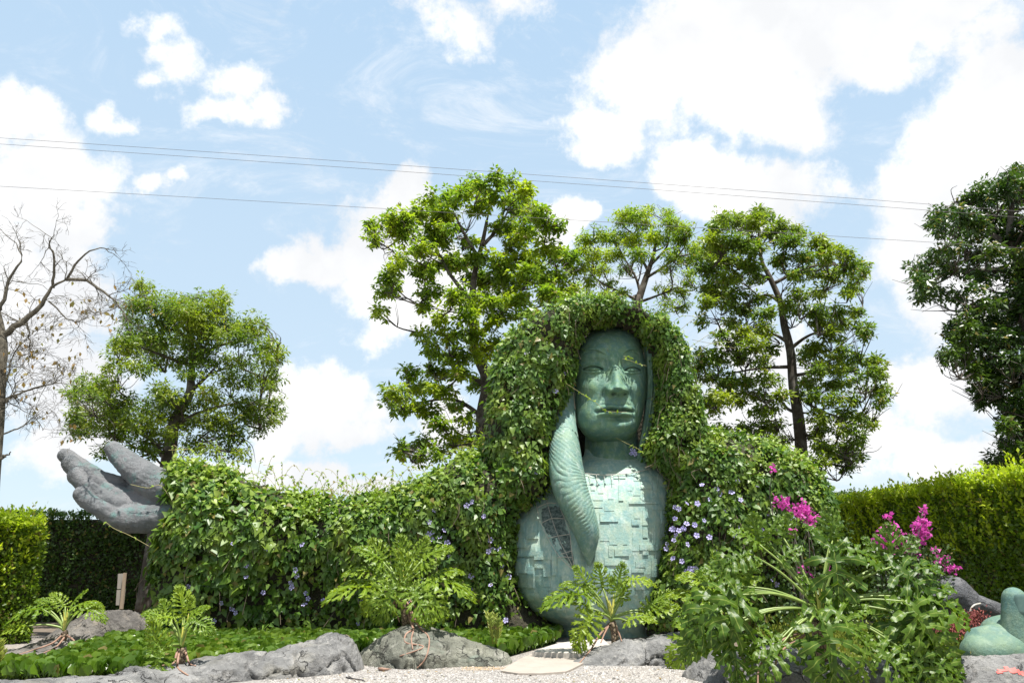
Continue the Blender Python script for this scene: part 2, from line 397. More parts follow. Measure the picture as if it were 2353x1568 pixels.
m = Mat('path_cement_pale'); M_PATH2 = m.bsdf(m.mix(m.rng(m.noise(2.5, 7, .7), .35, .7), (0.343, 0.320, 0.281), (0.437, 0.406, 0.367)), .9, m.noise(40, 5), .3, .01)
m = Mat('soil'); M_SOIL = m.bsdf(m.mix(m.noise(6, 7, .7), (.06, .045, .03), (.20, .16, .12)), .95, m.noise(20, 6), .7, .03)
m = Mat('pond_water'); M_WATER = m.bsdf((.012, .018, .010), .08, m.noise(5, 3), .1, .01)
m = Mat('weathered_wood'); M_WOOD = m.bsdf(m.mix(m.noise(6, 6, .7, mul=(6, 6, .6)), (0.240, 0.216, 0.184), (0.400, 0.368, 0.320)), .8)
m = Mat('brown_post'); M_POST = m.bsdf(m.mix(m.noise(6, 6, .7, mul=(6, 6, .6)), (.26, .19, .13), (.42, .33, .24)), .8)
m = Mat('lilac_petals'); M_LILAC = m.bsdf(m.mix(m.geo.outputs['Random Per Island'], (.36, .33, .68), (.62, .57, .85)), .6, trans=(.5, .45, .9), tf=.3)
m = Mat('magenta_bracts'); M_MAG = m.bsdf(m.mix(m.geo.outputs['Random Per Island'], (.42, .03, .27), (.66, .09, .45)), .6, trans=(.8, .12, .55), tf=.35)
m = Mat('power_cable'); M_CABLE = m.bsdf((.09, .08, .08), .6)
m = Mat('dry_leaf'); M_DRY = m.bsdf(m.mix(m.geo.outputs['Random Per Island'], (.30, .17, .05), (.14, .16, .03)), .7, trans=(.45, .3, .08), tf=.35)
m = Mat('yellow_sheath'); M_SHEATH = m.bsdf(m.mix(m.noise(6, 3), (.36, .38, .08), (.48, .42, .08)), .4)
m = Mat('lichen_red'); M_REDC = m.bsdf(m.mix(m.geo.outputs['Random Per Island'], (.16, .03, .03), (.28, .08, .06)), .8)

S = 15.5          # distance of the statue

# ------------------------------------------------------------------ ground
def sheet(name, pts, z, mat):
    V = [(p[0], p[1], z if len(p) < 3 else p[2]) for p in pts]
    return struct(link(name, new_mesh(name, np.array(V), [tuple(range(len(V)))], mat)))
sheet('gravel_ground', [(-700, -300), (700, -300), (700, 1200), (-700, 1200)], 0.0, M_GRAV)
sheet('soil_bed', [(-30, 15.9), (30, 15.9), (30, 40), (-30, 40)], 0.004, M_SOIL)
soil_r = [G(1560, 1500)[:2], G(1700, 1560)[:2], (4.2, 9.0), (9.5, 8.4), (11, 15.9), (3.0, 15.9)]
sheet('soil_patch', soil_r, 0.006, M_SOIL)
pond = [G(-60, 1560)[:2], G(180, 1566)[:2], G(340, 1556)[:2], G(640, 1530)[:2], G(850, 1505)[:2], G(1170, 1508)[:2], G(1275, 1478)[:2], (0.9, 15.7), G(338, 1440, .2)[:2], G(220, 1472, .15)[:2], G(110, 1520, .1)[:2], G(10, 1545)[:2]]
sheet('pond_water', pond, 0.010, M_WATER)
# two cement slabs leading to the foot of the statue
def slab(name, pxs, zt, mat):
    top = [G(a, b, zt) for a, b in pxs]; n = len(top)
    V = top + [np.array([t[0], t[1], 0.0]) for t in top]
    Fc = [tuple(range(n))] + [(i, i + n, (i + 1) % n + n, (i + 1) % n) for i in range(n)]
    return link(name, new_mesh(name, np.array(V), Fc, mat))
slab('path_slab', [(1150, 1539), (1168, 1528), (1196, 1511), (1222, 1500), (1300, 1501), (1372, 1503), (1352, 1515), (1318, 1533), (1300, 1541), (1240, 1545), (1190, 1545)], 0.025, M_PATH)['kind'] = 'structure'
slab('path_step', [(1222, 1496), (1250, 1486), (1285, 1475), (1330, 1470), (1385, 1466), (1400, 1480), (1374, 1500), (1300, 1499)], 0.09, M_PATH2)['kind'] = 'structure'

# loose pebbles of the gravel
N = 17000
py_ = rng.uniform(1528, 1590, N); px_ = rng.uniform(600, 1760, N)
dn = np.stack([raydir(a, b) for a, b in zip(px_[:1], py_[:1])])
dx = (px_ - 1176) / F; dy = (784 - py_) / F; dz = SP + dy * CP; k = -CAMH / dz
pp = np.stack([dx * k, (CP - dy * SP) * k, np.zeros(N)], -1)
OCT_V = np.array([(1, 0, 0), (0, 1, 0), (-1, 0, 0), (0, -1, 0), (0, 0, .7), (0, 0, -.3)], float); OCT_F = np.array([(0, 1, 4), (1, 2, 4), (2, 3, 4), (3, 0, 4)])
sz = rng.uniform(.005, .014, N) * (1 + (rng.rand(N) > .97) * 1.2)
V, Fc = scatter(OCT_V, OCT_F, pp, rng.randn(N, 3) * [1, 1, .15], np.tile([0, 0, 1.0], (N, 1)) + rng.randn(N, 3) * .2, sz)
stuff(tag(link('gravel_pebbles', new_mesh('gravel_pebbles', V, Fc, M_PEB)), 'pale loose gravel pebbles covering the ground in front of the rocks', 'gravel'))

# ------------------------------------------------------------------ rocks
def mound(ridge, name, mat, nu=220, nv=44, rough=.09, seed=0, step=.08):
    """ridge: list of (px, py of the crest, Y, half width, sharpness)"""
    A = np.array([[*P(a, b, Y), hw] for a, b, Y, hw in ridge])
    path = smooth_path(A, nu); nu = len(path)
    s = np.linspace(0, 1, nu); phi = np.linspace(0, math.pi, nv)
    c = path[:, :2]; z = np.maximum(path[:, 2], .03); hw = path[:, 3]
    t = np.gradient(c, axis=0); t /= np.linalg.norm(t, axis=1, keepdims=True) + 1e-9
    side = np.stack([t[:, 1], -t[:, 0]], -1); side *= np.sign(-side[:, 1:2] + 1e-9)
    side = np.where(side[:, 1:2] > 0, -side, side)
    end = np.clip(np.minimum(s, 1 - s) / .05, 0, 1) ** .5
    hw = hw * (.35 + .65 * end); z = z * (.15 + .85 * end)
    cs = np.cos(phi); sn = np.sin(phi) ** .75
    V = np.zeros((nu, nv, 3))
    V[..., :2] = c[:, None] + side[:, None] * (cs[None, :, None] * hw[:, None, None])
    V[..., 2] = sn[None] * z[:, None] - .06
    n = np.zeros_like(V); n[..., :2] = side[:, None] * cs[None, :, None]; n[..., 2] = np.sin(phi)[None]
    q = V + seed * 3.7
    d = fbm(q * 1.5, 5, .55) * rough * 3.2 + fbm(q * 5, 4, .6) * rough * .9
    rd = 1 - np.abs(fbm(q * 1.8 + 3, 3) * 6); cr = np.clip((rd - .82) / .18, 0, 1) ** 1.5
    d = d - cr * rough * .8 + (.5 - np.abs(fbm(q * 9, 3) * 2)) * rough * .35
    te = fbm(q * 2.6 + 9, 2) * 8; d = d + (np.floor(te) + np.clip((te - np.floor(te)) * 5, 0, 1)) * rough * .10
    V = V + n * (d * np.clip(z / .3, .35, 1)[:, None])[..., None]
    V[:, 0, 2] = -.08; V[:, -1, 2] = -.08
    return link(name, new_mesh(name, V.reshape(-1, 3), grid_faces(nu, nv), mat, True))
RG = 'sculpted rocks edging the planted bed'
tag(mound([(-60, 1530, 11.9, .5), (10, 1508, 12.6, .5), (80, 1482, 13.3, .5), (150, 1448, 14.0, .55), (215, 1402, 14.5, .6), (285, 1386, 14.9, .65), (322, 1396, 15.0, .6), (345, 1425, 15.1, .4)], 'rock', M_ROCK_B, seed=1, rough=.08),
    'long brownish rock ridge rising behind the water plants below the wooden board', 'rock', RG)
tag(mound([(-420, 1570, 9.4, .5), (-80, 1556, 9.6, .5), (120, 1548, 9.8, .5), (270, 1536, 9.9, .55), (335, 1520, 10.2, .5), (430, 1510, 10.5, .55), (500, 1497, 10.7, .55), (600, 1482, 11.0, .55), (690, 1470, 11.2, .5), (752, 1446, 11.45, .55), (800, 1455, 11.55, .45), (838, 1495, 11.6, .3)], 'rock', M_ROCK, nu=420, seed=2, rough=.085),
    'long low grey cracked rock along the front of the bed at left', 'rock', RG)
tag(mound([(832, 1505, 11.9, .3), (862, 1468, 12.0, .5), (905, 1440, 12.1, .7), (955, 1422, 12.2, .8), (1000, 1436, 12.2, .7), (1060, 1460, 12.2, .55), (1130, 1484, 12.1, .45), (1175, 1500, 12.05, .3)], 'rock', M_ROCK_C, nu=300, seed=5, rough=.10),
    'peaked mossy rock with aerial roots running down it', 'rock', RG)
tag(mound([(1335, 1530, 11.6, .2), (1365, 1498, 12.0, .4), (1410, 1474, 12.2, .5), (1480, 1456, 12.3, .55), (1560, 1446, 12.2, .55), (1630, 1462, 12.0, .5), (1680, 1490, 11.7, .4)], 'rock', M_ROCK, seed=8, rough=.09),
    'rounded grey rock right of the cement path under a small philodendron', 'rock', RG)
tag(mound([(1600, 1540, 10.4, .3), (1640, 1490, 10.5, .5), (1720, 1478, 10.4, .55), (1820, 1490, 10.3, .55), (1930, 1500, 10.1, .55), (2060, 1508, 10.0, .5), (2180, 1530, 9.8, .4)], 'rock', M_ROCK, nu=300, seed=11, rough=.09),
    'grey rock half hidden under the drooping leaves of the largest philodendron', 'rock', RG)
rr = mound([(2150, 1540, 9.5, .3), (2200, 1508, 9.6, .4), (2260, 1500, 9.7, .5), (2330, 1494, 9.7, .55), (2420, 1490, 9.6, .55), (2520, 1510, 9.4, .4)], 'rock', M_ROCK, seed=14, rough=.08)
tag(rr, 'grey rock with a red paint smear in the lower right corner', 'rock', RG)

# ------------------------------------------------------------------ hedges
def hedge(A, B, h0, h1, thick, mat, n, leaf, label, shoots=0, mat2=None, topfrac=.2, name='hedge', endfrac=.06, group=None, jag=.05):
    A = np.array(A, float); B = np.array(B, float); L = np.linalg.norm(B - A); t = (B - A) / L
    nr = np.array([t[1], -t[0]]);
    if nr @ (A + B) > 0: nr = -nr          # outward normal of the face that looks at the camera
    root = thing(name, (A[0], A[1], 0), label, 'hedge', group)
    c = .10
    a0, b0 = A + t * c - nr * c, B - t * c - nr * c; a1, b1 = A + t * c - nr * (thick - c), B - t * c - nr * (thick - c)
    V = np.array([(*a0, 0), (*b0, 0), (*b1, 0), (*a1, 0), (*a0, h0 - .15), (*b0, h1 - .15), (*b1, h1 - .15), (*a1, h0 - .15)])
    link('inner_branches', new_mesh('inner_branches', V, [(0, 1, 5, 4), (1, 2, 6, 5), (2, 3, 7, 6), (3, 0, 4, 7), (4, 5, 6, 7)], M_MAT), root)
    u = rng.rand(n); k = rng.rand(n); s = u * L; H = h0 + (h1 - h0) * u
    pos = np.zeros((n, 3)); nm = np.zeros((n, 3))
    top = k < topfrac; en = (k >= topfrac) & (k < topfrac + endfrac); en2 = (k >= topfrac + endfrac) & (k < topfrac + 2 * endfrac); fc = ~(top | en | en2)
    zz = rng.rand(n) * H; dep = rng.rand(n) * thick
    wob = .10 * fbm(np.stack([s * .9, zz * .9, k * 0], -1), 3)
    pos[fc, :2] = (A + t * s[fc, None] + nr * (wob[fc] * 2 + rng.uniform(-.08, .03, fc.sum()))[:, None]); pos[fc, 2] = zz[fc]; nm[fc, :2] = nr; nm[fc, 2] = .55
    pos[top, :2] = A + t * s[top, None] - nr * dep[top, None]; pos[top, 2] = H[top] + wob[top] * 2.0 + rng.uniform(-jag, jag, top.sum()); nm[top, 2] = 1
    pos[en, :2] = A - nr * dep[en, None] - t * rng.uniform(-.05, .05, (en.sum(), 1)); pos[en, 2] = rng.rand(en.sum()) * h0; nm[en, :2] = -t; nm[en, 2] = .4
    pos[en2, :2] = B - nr * dep[en2, None] + t * rng.uniform(-.05, .05, (en2.sum(), 1)); pos[en2, 2] = rng.rand(en2.sum()) * h1; nm[en2, :2] = t; nm[en2, 2] = .4
    d = rng.randn(n, 3) * .7 + np.array([0, 0, .3]) + nm * .4
    kp = rng.rand(n) < np.clip(.85 + 3.2 * fbm(pos * 2.8, 3), .2, 1); pos, d, nm = pos[kp], d[kp], nm[kp]; n_ = len(pos)
    V, Fc = scatter(OVAL_V, OVAL_F, pos, d, nm + rng.randn(n_, 3) * .5, rng.uniform(.6, 1.35, n_) * leaf)
    stuff(link('foliage', new_mesh('foliage', V, Fc, mat), root))
    if shoots:
        u = rng.rand(shoots); p0 = np.zeros((shoots, 3)); p0[:, :2] = A + t * (u * L)[:, None] - nr * (rng.rand(shoots) ** 2 * thick * .8)[:, None] + nr * .05; p0[:, 2] = h0 + (h1 - h0) * u - .05 - (rng.rand(shoots) < .55) * rng.rand(shoots) ** 1.6 * 1.1
        ax = unit(np.array([0, 0, 1.0]) + rng.randn(shoots, 3) * .22 + np.array([*nr, 0]) * .25); ln = rng.uniform(.12, .36, shoots) * (1 + .5 * (rng.rand(shoots) < .15))
        m_ = 9; q = np.linspace(.1, 1, m_)
        pos = (p0[:, None] + ax[:, None] * (q[None, :, None] * ln[:, None, None])).reshape(-1, 3)
        d = np.repeat(ax, m_, 0) * .8 + rng.randn(shoots * m_, 3) * .6
        V, Fc = scatter(OVAL_V, OVAL_F, pos, d, rng.randn(shoots * m_, 3) * .5 + np.array([0, -.3, 1]), rng.uniform(.8, 1.2, shoots * m_) * leaf * 1.1)
        stuff(link('young_shoots', new_mesh('young_shoots', V, Fc, M_HTIP), root))
    return root
hz_ = lambda px, py, Y: P(px, py, Y)[2]
hx = lambda px, Y: P(px, 1300, Y)[0]
hedge((hx(-300, 18.5), 18.5), (hx(700, 19.5), 19.5), hz_(0, 1180, 18.5), hz_(330, 1172, 19.2), 1.2, M_HEDGE, 36000, .088, 'dark clipped hedge wall behind the grey hand and the wooden board', topfrac=.12, endfrac=.01)
hedge((hx(-420, 12.9), 12.9), (hx(88, 14.6), 14.6), hz_(0, 1192, 13.5), hz_(88, 1212, 14.6), 1.6, M_HEDGE_B, 26000, .075, 'bright yellow-green hedge end at the left edge of the picture', shoots=1100, topfrac=.25, endfrac=.14)
hedge((hx(1700, 24.5), 24.5), (hx(2500, 26.5), 26.5), hz_(1900, 1140, 24.5), hz_(2300, 1116, 26), 1.2, M_HEDGE, 26000, .085, 'dark clipped hedge farthest back behind the right shoulder', topfrac=.2, endfrac=.01)
hedge((hx(1935, 20.5), 20.5), (hx(2640, 10.4), 10.4), hz_(1935, 1168, 20.5), hz_(2640, 1066, 10.4), 1.8, M_HEDGE_B, 78000, .075, 'tall bright green hedge running towards the viewer at right', shoots=3800, topfrac=.2, endfrac=.05)
# ------------------------------------------------------------------ trees
def px_tree(label, base, conv, clumps, trunk, limbs, mat, Y, dens, leaf, crown_depth, tr0, group='leafy trees behind the statue', wid=1.0, nclus=8, drop=0.0, bark=None):
    ax, bx, ay, by = conv
    D = lambda x, y: (ax + x * bx, ay + y * by)
    root = thing('broadleaf_tree', (base[0], base[1], 0), label, 'tree', group)
    tp = [np.array([base[0], base[1], -.1])] + [P(*D(x, y), Y) for x, y in trunk]
    tp = smooth_path(tp, 40); s = np.linspace(0, 1, len(tp))
    V, Fc = tube(tp, tr0 * (1 - .8 * s) * (1 + .15 * fbm(tp * 2, 3)), 12)
    link('trunk', new_mesh('trunk', V, Fc, bark or M_BARK, True), root)
    clumps = list(clumps) + [(x + rng.uniform(-.9, .9) * rx, y + rng.uniform(-.9, .9) * ry, rx * .7, ry * .8) for (x, y, rx, ry) in clumps]
    offs = []
    centers = []
    for (x, y, rx, ry) in clumps:
        dY = rng.uniform(-1.25, .85) * crown_depth
        offs.append(dY); centers.append(P(*D(x, y), Y + dY))
    centers = np.array(centers)
    for li, lim in enumerate(limbs):
        n = len(lim); yo = rng.uniform(-.6, .6) * crown_depth
        pts = [P(*D(x, y), Y + yo * (i / (n - 1)) ** .7) for i, (x, y) in enumerate(lim)]
        pts = smooth_path(pts, 16); ss = np.linspace(0, 1, len(pts))
        V, Fc = tube(pts, tr0 * .30 * (1 - .75 * ss), 8)
        link('limb', new_mesh('limb', V, Fc, bark or M_BARK, True), root)
    # thin branches from trunk and limbs to every clump
    skel = [tp[len(tp) // 4:]]
    for lim in limbs: skel.append(smooth_path([P(*D(x, y), Y) for x, y in lim], 10))
    skel = np.vstack(skel); br = Acc()
    half = centers[:len(centers) // 2]
    dsk = [np.min(np.linalg.norm(skel - c_, axis=1)) for c_ in half]
    for oi in np.argsort(dsk):
        cc = half[oi]
        dd = np.linalg.norm((skel - cc) * np.array([1, .4, 1.3]), axis=1) + np.maximum(skel[:, 2] - cc[2] + .4, 0) * 1.5
        p0 = skel[np.argmin(dd)]; skel = np.vstack([skel, cc[None]]); cc = p0 + (cc - p0) * .88; mid = (p0 + cc) / 2 + rng.randn(3) * .12 + np.array([0, 0, -.1])
        V, Fc = tube(smooth_path([p0, mid, cc], 8), np.linspace(.028, .007, 9)[:len(smooth_path([p0, mid, cc], 8))], 4, False); br.add(V, Fc)
        for q in range(5):
            e = cc + np.clip(rng.randn(3), -1.3, 1.3) * np.array([.28, .28, .18]); m2 = (mid + e) / 2 + rng.randn(3) * .08
            pth = smooth_path([mid, m2, e], 6); V, Fc = tube(pth, np.linspace(.012, .004, len(pth)), 3, False); br.add(V, Fc)
    stuff(link('branches', br.mesh('branches', bark or M_BARK), root))
    # leaves in small rosettes spread through every clump
    PP = []; DD = []
    for (x, y, rx, ry), cc, dY in zip(clumps, centers, offs):
        sc = (Y + dY) / F * 1.0; RX = rx * bx * sc; RZ = ry * by * sc; RY = .7 * RX
        nl = max(110, int(rx * bx * ry * by * math.pi * dens * 5.6)); nc = max(2, nl // nclus)
        v = rng.randn(nc, 3); v = unit(v) * (rng.rand(nc, 1) ** .5) * rng.uniform(.7, 1.25, (nc, 1))
        v[:, 2] = np.where(v[:, 2] < -.3, v[:, 2] * .75, v[:, 2])
        c = cc + v * np.array([RX, RY, RZ]) * 1.08
        c += rng.randn(nc, 3) * .06
        c = np.repeat(c, nclus, 0); d = rng.randn(len(c), 3); d[:, 2] = d[:, 2] * .55 - .35 - drop; d += np.repeat(v, nclus, 0) * .7
        d = unit(d); PP.append(c + d * .03 + rng.randn(len(c), 3) * .03); DD.append(d)
    PP = np.vstack(PP); DD = np.vstack(DD); n = len(PP)
    nm = np.tile([0, -.25, 1.0], (n, 1)) + rng.randn(n, 3) * .45
    V, Fc = scatter(LONG_V, LONG_F, PP, DD, nm, rng.uniform(.6, 1.2, n) * leaf * .74, wid)
    stuff(link('crown', new_mesh('crown', V, Fc, mat, True), root))
    return root
LT = [(730,150,95,75),(740,260,160,90),(960,270,180,85),(1280,230,115,75),(1150,300,200,100),(590,370,100,55),(1330,290,100,75),(850,400,210,100),(1100,400,210,110),(1400,420,180,100),(1600,440,120,95),(650,530,210,110),(520,620,120,95),(850,560,210,100),(1150,560,210,100),(1450,520,180,85),(1680,600,120,100),(1790,660,65,60),(480,740,95,60),(800,720,210,85),(1050,720,140,75),(1250,720,180,95),(1500,740,130,65),(1700,720,60,85),(1080,820,100,45),(1400,870,160,70),(1650,850,130,70),(1730,920,65,45),(440,870,75,70),(220,900,75,75),(330,930,120,75),(110,990,60,55),(250,1000,150,65),(560,1020,70,40),(400,1050,150,50),(880,980,120,65),(160,1130,70,65),(450,1120,170,75),(750,1130,210,90),(1000,1080,170,85),(1250,1060,170,85),(1550,1080,170,75),(1720,1100,100,80),(200,1230,120,75),(450,1220,190,80),(700,1250,190,90),(1000,1200,190,85),(1300,1200,190,85),(1600,1180,150,80),(1760,1180,60,75),(230,1320,85,50),(500,1330,120,65),(700,1390,140,70),(900,1330,100,65),(1150,1370,130,65),(1400,1330,140,80),(1650,1280,75,50),(1450,1470,100,50),(1250,1440,100,40),(760,1480,60,45),(390,1480,30,36)]
px_tree('flat-topped leafy tree standing behind the big grey hand', (P(326, 1400, 17.6)[0], 17.6), (132.3, .2813, 624.8, .2813), LT,
    [(900, 1540), (930, 1380), (960, 1200), (1075, 1000), (1090, 850), (1100, 700), (1080, 520), (1050, 400)],
    [[(850, 1500), (800, 1400), (700, 1330), (560, 1230), (400, 1050), (250, 960)], [(960, 1250), (1150, 1150), (1400, 1080), (1650, 1060)], [(1095, 700), (1350, 590), (1520, 560), (1650, 520)], [(1090, 760), (900, 700), (700, 620), (520, 600)], [(1080, 980), (1220, 850), (1300, 760)], [(1080, 560), (900, 400), (740, 220)]],
    M_TREE2, 18.0, .038, .135, 1.3, .17, wid=.95)
CT = [(650,110,60,30),(760,110,60,30),(560,150,60,35),(480,190,60,40),(850,150,40,40),(700,180,70,35),(400,210,40,40),(330,270,60,35),(250,290,60,30),(160,300,50,30),(90,330,22,25),(110,390,30,35),(450,260,70,40),(600,240,60,30),(800,230,80,45),(900,250,50,40),(960,320,45,45),(250,360,70,35),(400,340,60,40),(500,330,50,25),(740,330,60,35),(850,340,70,40),(780,400,60,35),(430,390,50,22),(560,400,50,26),(330,430,70,30),(230,490,60,35),(170,570,35,40),(150,650,25,30),(125,740,16,22),(350,540,80,40),(200,620,30,25),(500,500,80,45),(620,480,60,35),(720,500,70,45),(850,470,70,45),(960,430,60,40),(1030,480,50,40),(1080,540,35,40),(600,580,80,45),(740,600,90,40),(880,580,80,40),(1000,570,60,40),(1060,620,50,35),(400,640,55,32),(350,720,32,32),(520,670,70,36),(660,690,80,40),(800,680,80,40),(950,650,70,35),(1000,700,50,25),(430,770,45,22),(580,760,60,30),(720,770,60,30),(850,740,60,25),(350,850,45,26),(470,860,60,30),(600,850,50,35),(400,930,50,35),(520,950,70,40),(650,930,40,40),(700,880,30,40),(280,1040,50,22),(400,1030,60,35),(540,1040,60,30),(620,1100,35,35),(210,1140,45,26),(320,1120,60,30),(450,1130,60,30),(180,1160,25,20),(260,1210,60,28),(380,1220,55,26),(500,1200,40,20),(560,1270,40,22),(420,1290,50,20),(480,1340,45,22),(580,1370,40,25),(350,1370,40,22),(270,1400,30,20),(235,1420,14,16),(400,1430,50,22),(330,1460,15,12),(640,1380,30,40),(500,1400,35,25)]
px_tree('tallest leafy tree rising left of the vine-covered head', (P(1110, 1400, 19.5)[0], 19.5), (808.5, .4689, 367.5, .4689), CT,
    [(660, 1480), (640, 1350), (640, 1230), (660, 1080), (610, 950), (595, 860), (590, 700), (600, 560), (640, 400), (660, 300)],
    [[(640, 1260), (560, 1200), (480, 1170), (370, 1180), (260, 1200)], [(600, 860), (700, 790), (790, 690), (880, 580), (990, 480)], [(590, 700), (480, 560), (400, 430), (250, 370)], [(620, 480), (560, 380), (500, 260)], [(640, 420), (720, 330), (780, 220)], [(655, 1100), (540, 1050), (420, 1080)]],
    M_TREE, 19.5, .043, .20, 1.5, .2, wid=1.15)
MT = [(390,110,55,25),(480,110,40,22),(590,110,28,24),(330,150,55,30),(450,170,70,35),(600,170,60,35),(690,200,35,30),(220,230,45,28),(150,260,40,30),(125,310,28,30),(280,250,60,35),(400,260,70,40),(540,250,70,40),(660,260,60,35),(720,300,35,35),(180,350,50,30),(300,340,65,32),(450,340,60,26),(600,340,55,26),(700,370,45,30),(130,400,35,30),(230,420,55,25),(350,420,45,20),(600,420,45,16),(710,450,28,22),(170,480,42,22),(280,500,36,16),(350,550,36,14),(150,540,30,22),(560,520,40,14),(640,540,38,18),(700,500,26,22),(670,620,28,18),(600,600,36,14),(550,670,28,12),(240,560,30,14)]
px_tree('rounded tree with open branches directly behind the head', (P(1462, 1400, 21.5)[0], 21.5), (1286.3, .4219, 441.0, .4219), MT,
    [(420, 700), (425, 600), (450, 520), (480, 430), (510, 340), (520, 250)],
    [[(440, 560), (410, 460), (350, 360), (300, 260)], [(425, 590), (330, 545), (220, 490), (150, 420)], [(465, 470), (560, 410), (640, 350), (690, 280)], [(430, 600), (540, 560), (640, 520)], [(480, 430), (430, 330), (400, 230)], [(490, 400), (580, 300), (600, 180)]],
    M_TREE, 21.5, .085, .15, 1.3, .16, wid=.9)
RT = [(1070,110,40,25),(1110,130,30,22),(880,160,45,25),(960,160,50,30),(1060,170,60,35),(850,200,45,30),(1200,190,40,25),(1300,220,35,25),(1150,230,60,35),(820,270,50,30),(930,270,70,40),(1050,290,70,40),(1250,270,60,35),(1400,270,50,25),(1440,300,35,28),(1520,320,30,20),(1580,350,35,20),(1650,400,30,20),(800,340,45,35),(900,370,70,40),(1030,390,60,35),(1200,360,55,30),(1330,350,55,30),(1450,380,50,30),(1560,410,50,25),(1620,450,45,22),(1600,510,30,25),(1570,540,18,14),(820,430,50,35),(940,460,60,35),(1070,470,45,22),(1380,440,55,26),(1480,460,50,28),(1280,450,42,22),(850,530,60,35),(960,550,65,28),(800,600,35,30),(1090,580,45,18),(900,610,50,22),(780,680,22,25),(1300,560,45,20),(1400,550,45,20),(1000,650,60,22),(930,710,45,20),(1100,660,55,22),(1250,640,55,26),(1380,640,55,26),(1500,650,50,22),(1600,650,40,20),(1650,730,35,20),(1540,720,60,25),(1420,710,50,25),(880,770,25,20),(1000,760,55,22),(1120,750,55,24),(1660,775,20,14),(1480,780,60,20),(940,820,45,20),(1060,830,55,22),(1150,850,35,22),(1390,860,60,26),(1500,880,60,22),(780,880,50,20),(870,900,60,26),(980,900,55,24),(760,950,45,25),(800,1000,50,22),(1100,930,50,20),(1320,900,40,22),(1600,900,50,20),(1690,920,45,20),(1420,950,70,28),(1560,960,60,22),(1690,980,50,20),(1740,990,25,16),(900,1040,60,28),(1010,1030,60,24),(1120,1020,50,22),(1350,1030,60,26),(1480,1040,55,24),(1600,1030,50,20),(1720,1070,40,20),(1770,1095,18,20),(860,1110,50,26),(960,1110,55,24),(1080,1110,45,20),(800,1140,40,20),(850,1180,30,14),(1200,1100,35,20),(1380,1120,50,22),(1500,1130,45,20),(1600,1130,30,18),(1745,1150,14,16),(1080,1190,40,22),(1160,1180,35,16),(1400,1220,50,25),(1520,1210,55,22),(1630,1230,50,18),(1690,1260,22,14),(1100,1280,40,20),(1020,1270,30,20),(880,1290,40,18),(1180,1270,45,22),(1420,1300,55,25),(1540,1290,50,20),(1620,1320,20,14),(1150,1370,50,25),(1440,1390,60,26),(1560,1380,50,20),(1620,1360,30,16),(1410,1470,60,20),(1520,1440,60,22),(1600,1430,30,16),(1560,1500,40,14),(1200,1350,40,20)]
px_tree('tall airy tree with a visible trunk behind the right shoulder', (P(1840, 1400, 18.5)[0], 18.5), (1286.3, .4219, 441.0, .4219), RT,
    [(1315, 1500), (1300, 1250), (1270, 1050), (1255, 870), (1220, 720), (1200, 600), (1140, 460), (1100, 380), (1080, 250)],
    [[(1258, 850), (1330, 795), (1400, 765), (1500, 760)], [(1290, 1200), (1240, 1180), (1190, 1130), (1060, 1090), (900, 1100)], [(1200, 600), (1120, 560), (1000, 610), (880, 600)], [(1230, 810), (1160, 775), (1050, 780)], [(1160, 500), (1280, 440), (1400, 400), (1560, 400)], [(1270, 1000), (1400, 980), (1600, 980)], [(1280, 1100), (1400, 1180), (1560, 1240)], [(1140, 470), (1000, 420), (880, 330)], [(1300, 1300), (1420, 1360), (1540, 1400)], [(1260, 950), (1080, 960), (860, 1000)]],
    M_TREE2, 18.5, .078, .165, 1.4, .16, wid=1.0)
FT = [(1060,60,40,25),(1030,100,30,30),(1080,110,40,40),(930,140,40,22),(870,160,35,22),(830,190,30,18),(980,160,50,35),(1060,190,50,35),(900,200,60,35),(780,240,40,22),(700,270,40,22),(660,300,22,22),(800,290,60,32),(920,290,70,40),(1050,280,60,40),(690,350,28,16),(780,350,45,20),(870,370,45,22),(980,360,55,30),(1070,370,45,36),(760,430,50,22),(680,470,50,22),(840,460,60,30),(950,450,60,28),(1060,470,50,35),(620,530,50,25),(580,570,28,28),(720,520,60,28),(830,540,45,18),(930,560,60,28),(1050,560,60,40),(620,630,40,30),(600,670,22,14),(700,650,36,16),(770,670,35,20),(860,610,30,22),(1060,650,50,32),(980,700,60,25),(900,710,50,25),(850,740,40,25),(1060,740,60,40),(780,800,50,30),(740,840,35,25),(860,810,60,40),(960,800,60,40),(1060,850,50,40),(800,880,50,30),(900,890,60,40),(1000,900,60,40),(740,950,35,20),(710,970,18,16),(830,960,50,35),(930,980,60,40),(1040,980,60,40),(850,1040,45,30),(950,1070,60,40),(1060,1080,50,45),(880,1130,40,30),(960,1160,50,30),(1050,1180,50,40),(870,1180,30,14),(1040,1260,45,35),(1010,1300,35,30),(1070,1330,40,35),(1000,1380,35,25),(1050,1430,45,35),(960,1460,30,22),(1020,1490,40,20),(950,1510,22,16),(1080,1480,30,25)]
FT += [(1150 + 70 * (i % 3), 150 + i * 62, 70, 55) for i in range(22)] + [(1240, 200 + i * 120, 70, 60) for i in range(10)]
px_tree('dense tree in shade-darkened leaf colours at the right edge of the picture', (P(2375, 1400, 15.5)[0], 15.5), (1837.5, .4686, 367.5, .4686), FT,
    [(1150, 1500), (1145, 1200), (1130, 900), (1090, 650), (1050, 460), (1030, 350), (1040, 200)],
    [[(1120, 900), (1070, 850), (1000, 820), (900, 830)], [(1060, 550), (960, 540), (860, 545), (720, 560), (640, 600)], [(1040, 430), (950, 370), (850, 330), (740, 290)], [(1050, 440), (1100, 360), (1120, 250)], [(1140, 1050), (1040, 1030), (900, 1040)]],
    M_TREE3, 15.5, .048, .165, 1.2, .24, wid=1.05)

